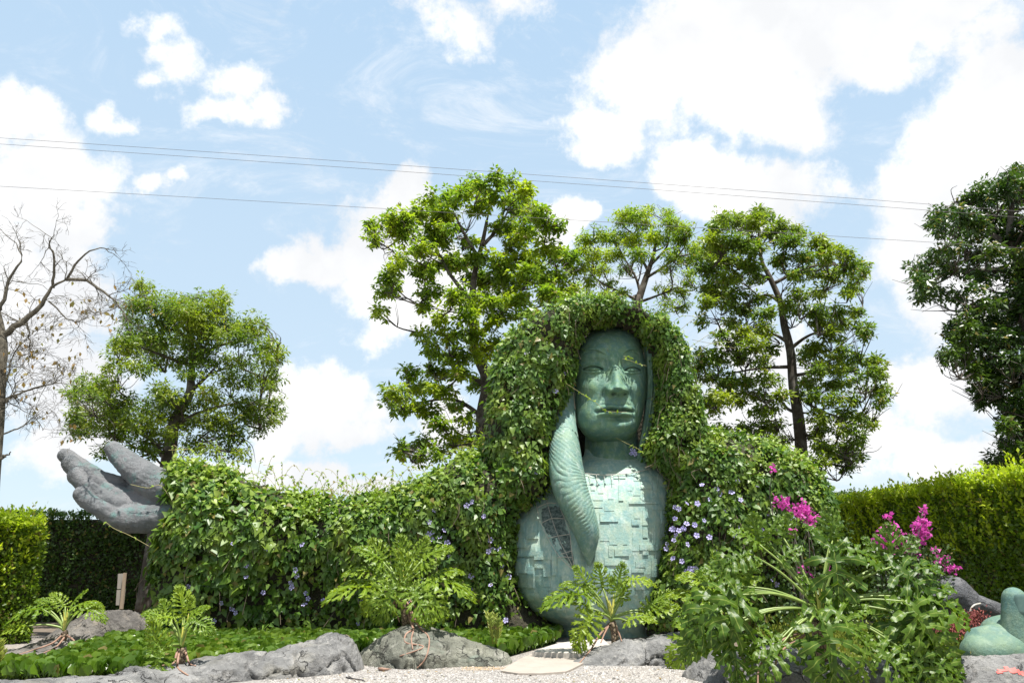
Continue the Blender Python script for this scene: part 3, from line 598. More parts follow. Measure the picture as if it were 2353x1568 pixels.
# ---- nearly leafless tree at the left edge
def bare_tree():
    Y = 14.0
    root = thing('bare_tree', (P(-30, 1400, Y)[0], Y, 0), 'almost leafless grey tree with fine bare twigs at the left edge', 'tree')
    tr = smooth_path([np.array([P(-30, 1400, Y)[0], Y, -.1]), P(-25, 1150, Y), P(-8, 960, Y), P(-2, 860, Y), P(5, 790, Y), P(-12, 700, Y)], 24)
    V, Fc = tube(tr, np.linspace(.17, .07, len(tr)), 10); link('trunk', new_mesh('trunk', V, Fc, M_BARE, True), root)
    mains = [([(5, 770), (50, 740), (95, 700), (120, 660), (160, 635)], .085), ([(150, 640), (200, 645), (235, 670), (275, 705), (290, 740)], .045),
             ([(120, 660), (125, 600), (115, 560), (125, 535)], .035), ([(160, 635), (185, 590), (230, 570), (270, 590)], .03), ([(-10, 720), (10, 690), (20, 640), (50, 600), (40, 560)], .055),
             ([(-12, 930), (20, 915), (35, 900)], .07), ([(30, 910), (80, 890), (130, 880), (170, 885)], .025), ([(0, 950), (20, 850), (40, 800), (90, 760)], .025),
             ([(-10, 1000), (40, 985), (80, 960), (100, 990)], .022), ([(-20, 1065), (5, 1050), (25, 1040)], .055), ([(-20, 860), (30, 840), (90, 860)], .022), ([(-20, 700), (-40, 640), (-30, 560)], .06), ([(60, 735), (70, 800), (60, 850)], .02), ([(110, 690), (170, 740), (200, 720)], .02)]
    tw = Acc(); starts = []
    for pts, r in mains:
        yo = rng.uniform(-.5, .5)
        k = len(pts)
        p = smooth_path([P(a, b, Y + (yo * i / (k - 1) if r < .05 else 0)) for i, (a, b) in enumerate(pts)], 14)
        p += rng.randn(*p.shape) * .012
        V, Fc = tube(p, np.linspace(r * .8, r * .15, len(p)), 7); link('limb', new_mesh('limb', V, Fc, M_BARE, True), root)
        if r != .055 or pts[0][1] < 1000:
            for i in range(3, len(p)): starts.append((p[i], unit((p[i] - p[i - 1])[None])[0], r * (1 - .6 * i / len(p))))
    tips = []
    def grow(p, d, L, r, lev):
        n = 5; pts = [p]
        dd = d.copy()
        for _ in range(n - 1):
            dd = dd + rng.randn(3) * .22 + np.array([0, 0, .03 if lev < 2 else -.05]); dd /= np.linalg.norm(dd)
            pts.append(pts[-1] + dd * L / (n - 1))
        pts = np.array(pts); V, Fc = tube(pts, np.linspace(r, r * .5, n), 3, False); tw.add(V, Fc)
        if lev >= 3 or (lev == 2 and rng.rand() < .25): tips.append(pts[-1]); return
        for q in range(3):
            i = rng.randint(1, n); nd = dd + rng.randn(3) * .75; nd /= np.linalg.norm(nd)
            grow(pts[i], nd, L * rng.uniform(.55, .8), max(r * .55, .0032), lev + 1)
    for k in range(100):
        p, d, r = starts[rng.randint(len(starts))]
        nd = d * .6 + rng.randn(3) * .8 + np.array([.0, 0, .30]); nd /= np.linalg.norm(nd)
        grow(p, nd, rng.uniform(.28, .52), min(r * .4, .011), 0)
    stuff(link('twigs', tw.mesh('twigs', M_BARE), root))
    tips = np.array(tips); sel = tips[(tips[:, 2] < P(0, 640, Y)[2])]; sel = sel[rng.rand(len(sel)) < .1]
    V, Fc = scatter(LONG_V, LONG_F, sel, rng.randn(len(sel), 3) * .4 + [0, 0, -1], rng.randn(len(sel), 3), rng.uniform(.07, .13, len(sel)), 1.4)
    stuff(link('withered_leaves', new_mesh('withered_leaves', V, Fc, M_DRY), root))
bare_tree()
# ------------------------------------------------------------------ statue
statue = thing('woman_statue', tuple(P(1385, 1465, S)), 'giant green statue of a woman with closed lips and one hand raised to her cheek', 'statue')
# ---- torso as stacked rings
TB = np.array([  # py, left, right, front offset
    (1030, 1345, 1470, .42), (1048, 1340, 1482, .30), (1060, 1325, 1505, .12), (1072, 1300, 1530, -.04), (1085, 1280, 1546, -.18), (1115, 1250, 1552, -.40), (1150, 1205, 1550, -.56), (1200, 1172, 1546, -.70),
    (1260, 1168, 1536, -.80), (1320, 1180, 1518, -.85), (1370, 1198, 1502, -.80), (1400, 1222, 1492, -.70), (1418, 1245, 1486, -.55), (1430, 1268, 1482, -.36), (1440, 1281, 1482, -.2), (1455, 1284, 1484, -.12), (1475, 1282, 1492, -.08)], float)
def torso_prof(py):
    return [np.interp(py, TB[:, 0], TB[:, i]) for i in (1, 2, 3)]
def torso_pt(px, py, off=0.0):
    """surface point; off = metres outwards"""
    px = np.asarray(px, float); py = np.asarray(py, float)
    l, r, v = torso_prof(py); cx = (l + r) / 2; hw = (r - l) / 2; W = .85 * hw / 180
    u = np.clip((px - cx) / hw, -1, 1); a = np.arcsin(u)
    yf = S + v
    groove = .10 * np.exp(-((px - 1350 + (py - 1300) * .05) / 16) ** 2) * np.clip((py - 1180) / 100, 0, 1) * np.clip((1400 - py) / 60, 0, 1)
    y = yf + W - (W + off) * np.cos(a) + groove
    q = PA(px, py, y); q[..., 0] += off * np.sin(a); return q, a
nv = 120; pys = np.concatenate([np.linspace(1030, 1475, 110)])
Vs = []
for py in pys:
    l, r, v = torso_prof(py); cx, hw = (l + r) / 2, (r - l) / 2
    a = np.linspace(-math.pi / 2, math.pi / 2, 80)
    fr_, _ = torso_pt(cx + hw * np.sin(a), np.full(80, py))
    b = np.linspace(math.pi / 2, 3 * math.pi / 2, 42)[1:-1]
    c0 = fr_[0], fr_[-1]; hx_ = (fr_[-1][0] - fr_[0][0]) / 2; mx = (fr_[-1][0] + fr_[0][0]) / 2
    bk_ = np.stack([mx + hx_ * np.sin(b), fr_[0][1] - .7 * hx_ * np.cos(b), np.full(len(b), fr_[0][2])], -1)
    Vs.append(np.vstack([fr_, bk_]))
Vs = np.array(Vs); Vs[..., 1] += fbm(Vs * 2.5, 4) * .05; Vs[-1, :, 2] = np.minimum(Vs[-1, :, 2], -.02)
nvv = Vs.shape[1]
Fc = [tuple(f) for f in grid_faces(len(pys), nvv, True)] + [tuple(range(nvv))]
torso = link('torso', new_mesh('torso', Vs.reshape(-1, 3), Fc, M_CHEST, True), statue)
# ---- woven rectangular slabs standing proud of the chest
def panel(x0, y0, x1, y1, off):
    n = 4
    gx = np.linspace(x0, x1, n + 1); gy = np.linspace(y0, y1, n)
    X, Yp = np.meshgrid(gx, gy)
    tilt = rng.uniform(-.012, .012)
    top, _ = torso_pt(X.ravel(), Yp.ravel(), off + tilt * 0); bot, _ = torso_pt(X.ravel(), Yp.ravel(), -.03)
    top[:, 1] += fbm(top * 2.5, 4) * .05 - 0.0; bot[:, 1] += fbm(bot * 2.5, 4) * .05
    V = np.vstack([top, bot]); m_ = len(top); w_ = n + 1; F_ = []
    for j in range(n - 1):
        for i in range(n): F_.append((j * w_ + i, (j + 1) * w_ + i, (j + 1) * w_ + i + 1, j * w_ + i + 1))
    for i in range(n):
        F_.append((i, i + 1, m_ + i + 1, m_ + i)); q = (n - 1) * w_ + i; F_.append((q + 1, q, m_ + q, m_ + q + 1))
    for j in range(n - 1):
        q = j * w_; F_.append((q + w_, q, m_ + q, m_ + q + w_)); q = j * w_ + n; F_.append((q, q + w_, m_ + q + w_, m_ + q))
    link('panel', new_mesh('panel', V, F_, M_CHEST, False), torso)
# zoomed coordinates of the chest view: x = 1102.5 + z*.3281, y = 992.3 + z*.3281
hand_panels = [(840,560,965,625,.07),(905,560,1030,785,.035),(940,820,1042,865,.06),(1040,485,1245,500,.06),(1112,785,1240,825,.06),(1180,615,1215,720,.04),(1215,590,1250,790,.05),(1065,700,1110,830,.03),
    (1060,610,1112,650,.05),(970,365,1003,478,.05),(1070,365,1120,442,.04),(1120,345,1200,395,.05),(1205,340,1235,410,.05),(1240,300,1330,390,.045),(790,440,860,475,.045),(895,400,935,468,.04),(870,520,940,550,.035),(1135,830,1175,858,.05),
    (870,880,980,930,.05),(1085,905,1155,945,.05),(335,620,410,745,.05),(265,745,320,805,.05),(205,730,265,765,.05),(215,560,340,580,.03),(355,790,395,830,.05),(280,830,505,868,.06),(265,885,350,985,.055),(390,868,505,890,.07),(388,905,450,950,.04),(450,890,500,1010,.05),(345,940,385,1090,.06),
    (255,1050,345,1085,.05),(575,1000,655,1062,.05),(420,1090,480,1160,.045),(450,1095,615,1105,.05),(505,830,540,1000,.04),(335,1125,380,1180,.04),(255,935,270,1010,.05),(840,680,905,760,.03),(960,640,1000,820,.025),(805,210,880,265,.035),(880,230,925,280,.035),(930,225,1000,262,.03),(1010,200,1050,240,.03),
    (770,940,830,1020,.04),(840,960,900,1010,.05),(980,1010,1040,1060,.04),(1085,1040,1150,1100,.05),(760,1060,800,1160,.04),(420,1200,500,1240,.04),(560,1130,640,1170,.04),(660,1120,720,1190,.04),(540,1210,600,1260,.035),(700,1250,800,1290,.04),(1000,1110,1100,1140,.04),(1040,1160,1120,1230,.04)]
for (a, b, c, d, o_) in hand_panels:
    o_ = o_ * 1.5 if a < 650 else (o_ if o_ >= .05 else o_ * .65)
    panel(1102.5 + a * .3281, 992.3 + b * .3281, 1102.5 + c * .3281, 992.3 + d * .3281, o_ * .42)
taken = [(1102.5 + a * .3281, 992.3 + b * .3281, 1102.5 + c * .3281, 992.3 + d * .3281) for a, b, c, d, _ in hand_panels]
taken.append((1236, 1165, 1322, 1310))
k = 0; tries = 0
while k < 64 and tries < 6000:
    tries += 1
    py = rng.uniform(1078, 1440); l, r, _ = torso_prof(py); hw = (r - l) / 2
    if rng.rand() < .5: wx, wy = rng.uniform(24, 46), rng.uniform(8, 13)
    else: wx, wy = rng.uniform(9, 15), rng.uniform(22, 46)
    px = rng.uniform(l + 12 + wx / 2, r - 12 - wx / 2) if r - l > wx + 30 else (l + r) / 2
    if px - wx / 2 < (l + r) / 2 - hw * .93 or px + wx / 2 > (l + r) / 2 + hw * .93 or py + wy / 2 > 1462: continue
    b = (px - wx / 2, py - wy / 2, px + wx / 2, py + wy / 2)
    ov = any(b[0] < t[2] + 1 and b[2] > t[0] - 1 and b[1] < t[3] + 1 and b[3] > t[1] - 1 for t in taken)
    if ov: continue
    taken.append(b); panel(*b, rng.uniform(.009, .022)); k += 1
# ---- broken patch with exposed mesh
pt = [(1240, 1170), (1262, 1160), (1288, 1165), (1300, 1200), (1312, 1240), (1320, 1306), (1300, 1285), (1278, 1262), (1262, 1235), (1246, 1205)]
cx_, cy_ = 1285, 1230
ringn = 9; V = []; Fc = []
pp_ = smooth_path(np.array([(*q, 0) for q in pt + [pt[0]]]), 60)[:-1, :2]; K = len(pp_)
for i in range(ringn + 1):
    f = i / ringn
    q = np.array([cx_, cy_]) + (pp_ - [cx_, cy_]) * (1 - f)
    off = .012 + .05 * (fbm(np.stack([q[:, 0] * .22, q[:, 1] * .22, 0 * q[:, 0]], -1), 4, .7)) + (.0 if i else -.02)
    p_, _ = torso_pt(q[:, 0], q[:, 1], off); V.append(p_)
link('broken_patch', new_mesh('broken_patch', np.array(V).reshape(-1, 3), grid_faces(ringn + 1, K, True), M_BROKEN, False), torso)
def wire(pts, r=.0065, parent=torso, off=.06, mat=M_WIRE, name='mesh_wire'):
    q = smooth_path(np.array([(a, b, 0) for a, b in pts]), 14); p_, _ = torso_pt(q[:, 0], q[:, 1], off + .01 * np.sin(np.arange(len(q))))
    V, F_ = tube(p_, r, 4); link(name, new_mesh(name, V, F_, mat, True), parent)
for pts in [[(1236, 1140), (1241, 1175), (1252, 1215), (1270, 1250), (1290, 1280), (1318, 1308)], [(1258, 1128), (1265, 1165), (1277, 1210), (1290, 1245), (1305, 1275), (1320, 1308)],
            [(1285, 1150), (1297, 1185), (1310, 1220), (1314, 1260), (1320, 1308)], [(1241, 1165), (1262, 1155), (1282, 1155)], [(1250, 1200), (1270, 1190), (1300, 1190)], [(1262, 1235), (1285, 1230), (1311, 1226)], [(1290, 1272), (1302, 1268), (1316, 1264)], [(1283, 1280), (1300, 1278), (1317, 1280)]]:
    wire(pts)
wire([(1342, 1086), (1380, 1090), (1420, 1089), (1460, 1084), (1500, 1072)], .007, name='hanging_wire')
for xx, l_ in ((1356, 14), (1372, 26), (1388, 16), (1404, 22), (1420, 14)):
    wire([(xx, 1089), (xx + 1, 1089 + l_ / 2), (xx + 2, 1089 + l_)], .005, name='hanging_wire')

# ---- head: sculpted face relief plus skull
def face_depth(x, y):
    """metres towards the viewer, on the face plan drawn in zoomed units"""
    g = lambda cx, cy, sx, sy: np.exp(-((x - cx) / sx) ** 2 - ((y - cy) / sy) ** 2)
    d = 0.0 * x
    # eye sockets and brow
    d -= .11 * g(540, 530, 130, 70) + .11 * g(930, 540, 110, 70)
    d -= .05 * g(645, 560, 45, 60) + .05 * g(855, 565, 40, 60)
    for (cx, hwid, tilt) in ((530, 135, .04), (930, 98, -.05)):
        t = (x - cx) / hwid; yb = 425 - 50 * (1 - t ** 2) + tilt * (x - cx)
        m_ = np.clip(1.1 - t ** 2, 0, 1)
        d += .04 * np.exp(-((y - yb) / 26) ** 2) * m_ + .02 * np.exp(-((y - yb + 50) / 60) ** 2) * m_
        d -= .045 * np.exp(-((y - yb - 22) / 13) ** 2) * m_
    # lids
    for (cx, cy, hwid) in ((522, 584, 106), (945, 594, 84)):
        t = (x - cx) / hwid; m_ = np.clip(1 - t ** 2, 0, 1)
        d += .12 * np.exp(-(t / .85) ** 2 - ((y - cy) / 44) ** 2)
        yu = cy + 10 - 30 * m_ ; yl = cy + 10 + 13 * m_
        on = np.clip((1.12 - t ** 2) * 4, 0, 1)
        d -= .11 * np.exp(-((y - yu) / 11) ** 2) * on; d += .04 * np.exp(-((y - yu + 15) / 9) ** 2) * on
        d -= .05 * np.exp(-((y - yl) / 9) ** 2) * on; d += .012 * np.exp(-((y - yl - 14) / 9) ** 2) * on
        d -= .018 * np.exp(-((y - yl - 38) / 10) ** 2) * on
    # cheeks, jaw
    d += .15 * g(480, 770, 150, 130) + .13 * g(1010, 780, 100, 130) + .11 * g(460, 1060, 130, 170) + .09 * g(980, 1070, 90, 150)
    # nose
    cxn = np.interp(y, [430, 520, 700, 800, 900], [755, 762, 785, 788, 785])
    hn = np.interp(y, [400, 470, 540, 640, 730, 785, 830, 875, 900], [.0, .02, .07, .17, .29, .33, .26, .06, .0])
    wn_ = np.interp(y, [430, 540, 640, 740, 800, 880], [62, 56, 62, 76, 84, 74])
    d += hn * np.exp(-(np.abs(x - cxn) / wn_) ** 2.3)
    d += .09 * g(792, 790, 60, 46); d += .20 * g(700, 818, 38, 46) + .19 * g(868, 815, 35, 46)
    d -= .16 * g(742, 852, 27, 17) + .15 * g(862, 853, 23, 16)
    d -= .06 * np.exp(-(((x - 635) + (y - 850) * .35) / 26) ** 2) * np.clip((y - 770) / 60, 0, 1) * np.clip((1040 - y) / 120, 0, 1)
    d -= .05 * np.exp(-(((x - 925) - (y - 850) * .30) / 22) ** 2) * np.clip((y - 770) / 60, 0, 1) * np.clip((1040 - y) / 120, 0, 1)
    # mouth
    d += .13 * g(775, 1000, 190, 120)
    t = (x - 757) / 192; h = np.clip(1 - t ** 2, 0, 1)
    yln = 1044 - 20 * h + 10 * np.exp(-((x - 785) / 40) ** 2)
    d += .10 * h ** .7 * np.exp(-((y - (yln - 28 - 14 * h)) / 24) ** 2)
    d -= .03 * np.exp(-((x - 790) / 22) ** 2 - ((y - 950) / 40) ** 2)
    d += .115 * h ** .7 * np.exp(-((y - (yln + 34)) / 24) ** 2)
    d -= .12 * h ** .35 * np.exp(-((y - yln) / 9) ** 2)
    d -= .03 * h ** .5 * np.exp(-((y - (yln - 62 - 10 * h)) / 8) ** 2)
    d -= .05 * g(562, 1046, 22, 22) + .05 * g(950, 1042, 20, 22)
    d -= .09 * g(805, 1118, 110, 24) + .0 * x
    d += .15 * g(815, 1205, 130, 75)
    return d
HW = np.array([(120, 745, 60), (135, 742, 120), (160, 740, 190), (210, 733, 255), (300, 716, 312), (450, 705, 362), (600, 716, 386), (850, 714, 384), (1000, 698, 370), (1090, 690, 358), (1170, 688, 340), (1240, 690, 306), (1300, 695, 262), (1350, 698, 220), (1400, 700, 190)], float)
VD = np.array([(110, .75), (130, .45), (160, .26), (220, .0), (320, -.18), (450, -.28), (600, -.31), (850, -.32), (1050, -.34), (1180, -.37), (1250, -.29), (1310, -.05), (1360, .32), (1400, .60)], float)
nu, na = 230, 130
zy = np.linspace(116, 1400, nu); al_ = np.linspace(-1.5, 1.5, na)
ZY, AA = np.meshgrid(zy, al_, indexing='ij')
cxx = np.interp(ZY, HW[:, 0], HW[:, 1]); hww = np.interp(ZY, HW[:, 0], HW[:, 2]); vd = np.interp(ZY, HW[:, 0] * 0 + np.interp(HW[:, 0], HW[:, 0], HW[:, 0]), HW[:, 0])
vdv = np.interp(ZY, VD[:, 0], VD[:, 1])
kern = np.ones(15) / 15
for arr in (cxx, hww, vdv):
    s_ = np.convolve(np.pad(arr[:, 0], 7, mode='edge'), kern, 'valid'); arr[:] = s_[:, None]
ZX = cxx + hww * np.sin(AA)
wd = .62 * hww / 380
dep = vdv + wd * (1 - np.cos(AA) ** .9) - face_depth(ZX, ZY) * np.clip(np.cos(AA) * 3, 0, 1)
Vf = PA(1249.5 + ZX * .2156, 720.3 + ZY * .2156, S + dep)
Vf[..., 1] += fbm(Vf * 7, 4) * .016
head = link('head', new_mesh('head', Vf.reshape(-1, 3), grid_faces(nu, na), M_FACE, True), statue)
loft_neck = True
# skull behind the face
c = P(1402, 885, S + .9); u_, v_ = np.meshgrid(np.linspace(0, math.pi, 24), np.linspace(0, 2 * math.pi, 36, endpoint=False), indexing='ij')
V = np.stack([c[0] + .72 * np.sin(u_) * np.cos(v_), c[1] + .85 * np.sin(u_) * np.sin(v_) * .9, c[2] + 1.15 * np.cos(u_)], -1)
link('back_of_head', new_mesh('back_of_head', V.reshape(-1, 3), grid_faces(24, 36, True), M_FACE, True), head)
# strand of sculpted hair beside the right cheek
def loft(rows, name, mat, parent, ridge=None, na=64, nst=150, smooth=True):
    """rows: (px left, px right, py, Y of the axis, depth radius)"""
    A = np.array(rows, float); path = smooth_path(A, nst); n = len(path); V = []
    th = np.linspace(0, 2 * math.pi, na, endpoint=False)
    for i, (l, r, py, Y, dr) in enumerate(path):
        a = P(l, py, Y); b = P(r, py, Y); c = (a + b) / 2; hx = (b[0] - a[0]) / 2
        rr = np.ones(na)
        if ridge is not None: rr = 1 + ridge(i / (n - 1), th)
        V.append(np.stack([c[0] + hx * rr * np.sin(th), Y - dr * rr * np.cos(th), np.full(na, c[2])], -1))
    F_ = [tuple(f) for f in grid_faces(n, na, True)] + [tuple(range(na)), tuple((n - 1) * na + k for k in range(na))[::-1]]
    return link(name, new_mesh(name, np.array(V).reshape(-1, 3), F_, mat, smooth), parent)
loft([(1462, 1490, 740, S + .35, .12), (1478, 1500, 790, S + .3, .14), (1484, 1504, 850, S + .28, .15), (1484, 1506, 900, S + .28, .15), (1480, 1502, 950, S + .28, .15), (1472, 1496, 1000, S + .3, .14), (1464, 1488, 1045, S + .32, .14), (1462, 1492, 1085, S + .3, .14)],
     'hair_strand', M_FACE, head, lambda s, th: .10 * np.sin(7 * th + 5 * s), 48, 90)
loft([(1346, 1462, 975, S + .85, .48), (1344, 1466, 1010, S + .82, .50), (1342, 1472, 1040, S + .80, .52), (1334, 1490, 1062, S + .80, .60), (1322, 1505, 1076, S + .8, .66)], 'neck', M_FACE, statue, None, 60, 40)
def armridge(s, th):
    t = th.copy(); t = np.where(t > math.pi, t - 2 * math.pi, t)
    A_ = np.interp(s, [0, .10, .22, .38, .46, .60, 1], [0, -2.5, -9.0, -9.5, 1.0, 9.0, 8.0]); k_ = 140
    wob = 2.6 * fbm(np.stack([np.full_like(t, s * 9), np.cos(t) * 1.2, np.sin(t) * 1.2], -1), 3) * 2
    ph = s * k_ + A_ * t + wob
    if s < .12: ph = t * 20 + s * 8 + wob
    amp = .012 + .065 * vnoise(np.stack([np.full_like(t, s * 14), np.cos(t) * 2, np.sin(t) * 2], -1) + 3)
    return -amp * (1 - np.abs(np.sin(ph / 1.0))) ** 1.6 + .012
loft([(1272, 1324, 880, S + .30, .2), (1270, 1322, 930, S + .12, .24), (1268, 1323, 970, S - .12, .28), (1264, 1328, 1005, S - .38, .32), (1261, 1334, 1040, S - .55, .34), (1261, 1341, 1080, S - .70, .36),
      (1268, 1350, 1120, S - .82, .36), (1284, 1362, 1160, S - .90, .35), (1303, 1372, 1195, S - .93, .32), (1318, 1376, 1225, S - .93, .28), (1330, 1371, 1255, S - .90, .22), (1343, 1362, 1282, S - .84, .14), (1350, 1355, 1298, S - .80, .05)],
     'raised_forearm', M_ARM, statue, armridge, 84, 360)

# ---- outstretched grey hand: tapered chains fused by a voxel remesh
def capsule(p, q, r0, r1, seg=5, ns=20):
    p = np.array(p); q = np.array(q); ax = unit((q - p)[None])[0]; L = np.linalg.norm(q - p)
    ref = np.array([0, 0, 1.0]) if abs(ax[2]) < .9 else np.array([1.0, 0, 0]); a = unit(np.cross(ax, ref)[None])[0]; b = np.cross(ax, a)
    prof = [(-r0 * math.cos(t), r0 * math.sin(t)) for t in np.linspace(.15, math.pi / 2, seg)] + [(L + r1 * math.sin(t), r1 * math.cos(t)) for t in np.linspace(0, math.pi / 2 - .15, seg)]
    th = np.linspace(0, 2 * math.pi, ns, endpoint=False); V = []
    for (h, r) in prof: V.append(p + ax * h + r * (np.cos(th)[:, None] * a + np.sin(th)[:, None] * b))
    V = np.vstack(V); n = len(prof)
    F_ = [tuple(f) for f in grid_faces(n, ns, True)] + [tuple(range(ns))[::-1], tuple((n - 1) * ns + k for k in range(ns))]
    return V, F_
def fused(acc, voxel, smooth, disp, mat, name, parent, seed=0):
    me = acc.mesh('tmp', None); o = bpy.data.objects.new('tmp', me); col.objects.link(o)
    md = o.modifiers.new('r', 'REMESH'); md.mode = 'VOXEL'; md.voxel_size = voxel
    ms = o.modifiers.new('s', 'SMOOTH'); ms.factor = .6; ms.iterations = smooth
    dg = bpy.context.evaluated_depsgraph_get(); dg.update()
    ev = o.evaluated_get(dg); m2 = bpy.data.meshes.new_from_object(ev)
    n = len(m2.vertices); co = np.zeros(n * 3, np.float32); m2.vertices.foreach_get('co', co); co = co.reshape(-1, 3).astype(float)
    no = np.zeros(n * 3, np.float32); m2.vertex_normals.foreach_get('vector', no); no = no.reshape(-1, 3)
    co = co + no * disp(co)[:, None]
    m2.vertices.foreach_set('co', co.astype(np.float32).ravel()); m2.update()
    m2.polygons.foreach_set('use_smooth', np.ones(len(m2.polygons), dtype=bool))
    m2.materials.clear(); m2.materials.append(mat); m2.name = name
    bpy.data.objects.remove(o)
    return link(name, m2, parent)
HY = S - .35
Hc = lambda x, y, dy=0: P(102.9 + x * .1735, 977.6 + y * .1735, HY + dy)
hr = lambda r: r * .1735 * HY / F * 1.03
acc = Acc()
def chain(pts, acc=acc):
    pts = [(a, b, c, d * (.94 if d < 125 else 1)) for a, b, c, d in pts]
    for (a, b) in zip(pts[:-1], pts[1:]): acc.add(*capsule(Hc(*a[:3]), Hc(*b[:3]), hr(a[3]), hr(b[3])))
chain([(275, 395, .48, 104), (390, 470, .45, 108), (560, 575, .40, 96), (760, 690, .34, 96), (1000, 740, .28, 95)])         # index finger
chain([(340, 500, .16, 122), (440, 600, .14, 118), (620, 735, .14, 102), (800, 850, .1, 105), (1000, 880, .1, 110)])       # middle
chain([(420, 665, -.16, 124), (500, 760, -.18, 118), (660, 880, -.16, 104), (830, 1000, -.12, 105), (1050, 1050, -.1, 120)])     # ring
chain([(485, 905, -.44, 106), (570, 1000, -.46, 116), (730, 1100, -.46, 116), (900, 1200, -.36, 120), (1100, 1240, -.3, 140)])     # little finger
chain([(905, 310, .25, 116), (990, 400, .22, 138), (1150, 550, .12, 168), (1350, 700, .0, 205), (1600, 830, -.05, 215)])        # thumb
chain([(1000, 980, .15, 200), (1250, 1100, .1, 220), (1560, 1120, .1, 235), (1900, 1080, .1, 230)])          # palm
chain([(1100, 1230, -.2, 175), (1400, 1240, -.2, 180), (1700, 1190, -.15, 190)])
chain([(1000, 820, .35, 120), (1300, 900, .3, 150), (1600, 950, .25, 180)])
def hdisp(c):
    q = c * 1.0
    return fbm(q * 3.2, 3) * .05 + (.5 - np.abs(fbm(q * np.array([7, 7, 11]), 3))) * .035 - .0175 + fbm(q * 22, 2) * .012
hand = fused(acc, .022, 1, hdisp, M_GREY, 'open_hand', statue)
hand['label'] = 'open grey plaster hand with palm up and fingers curling, at the end of the outstretched arm'

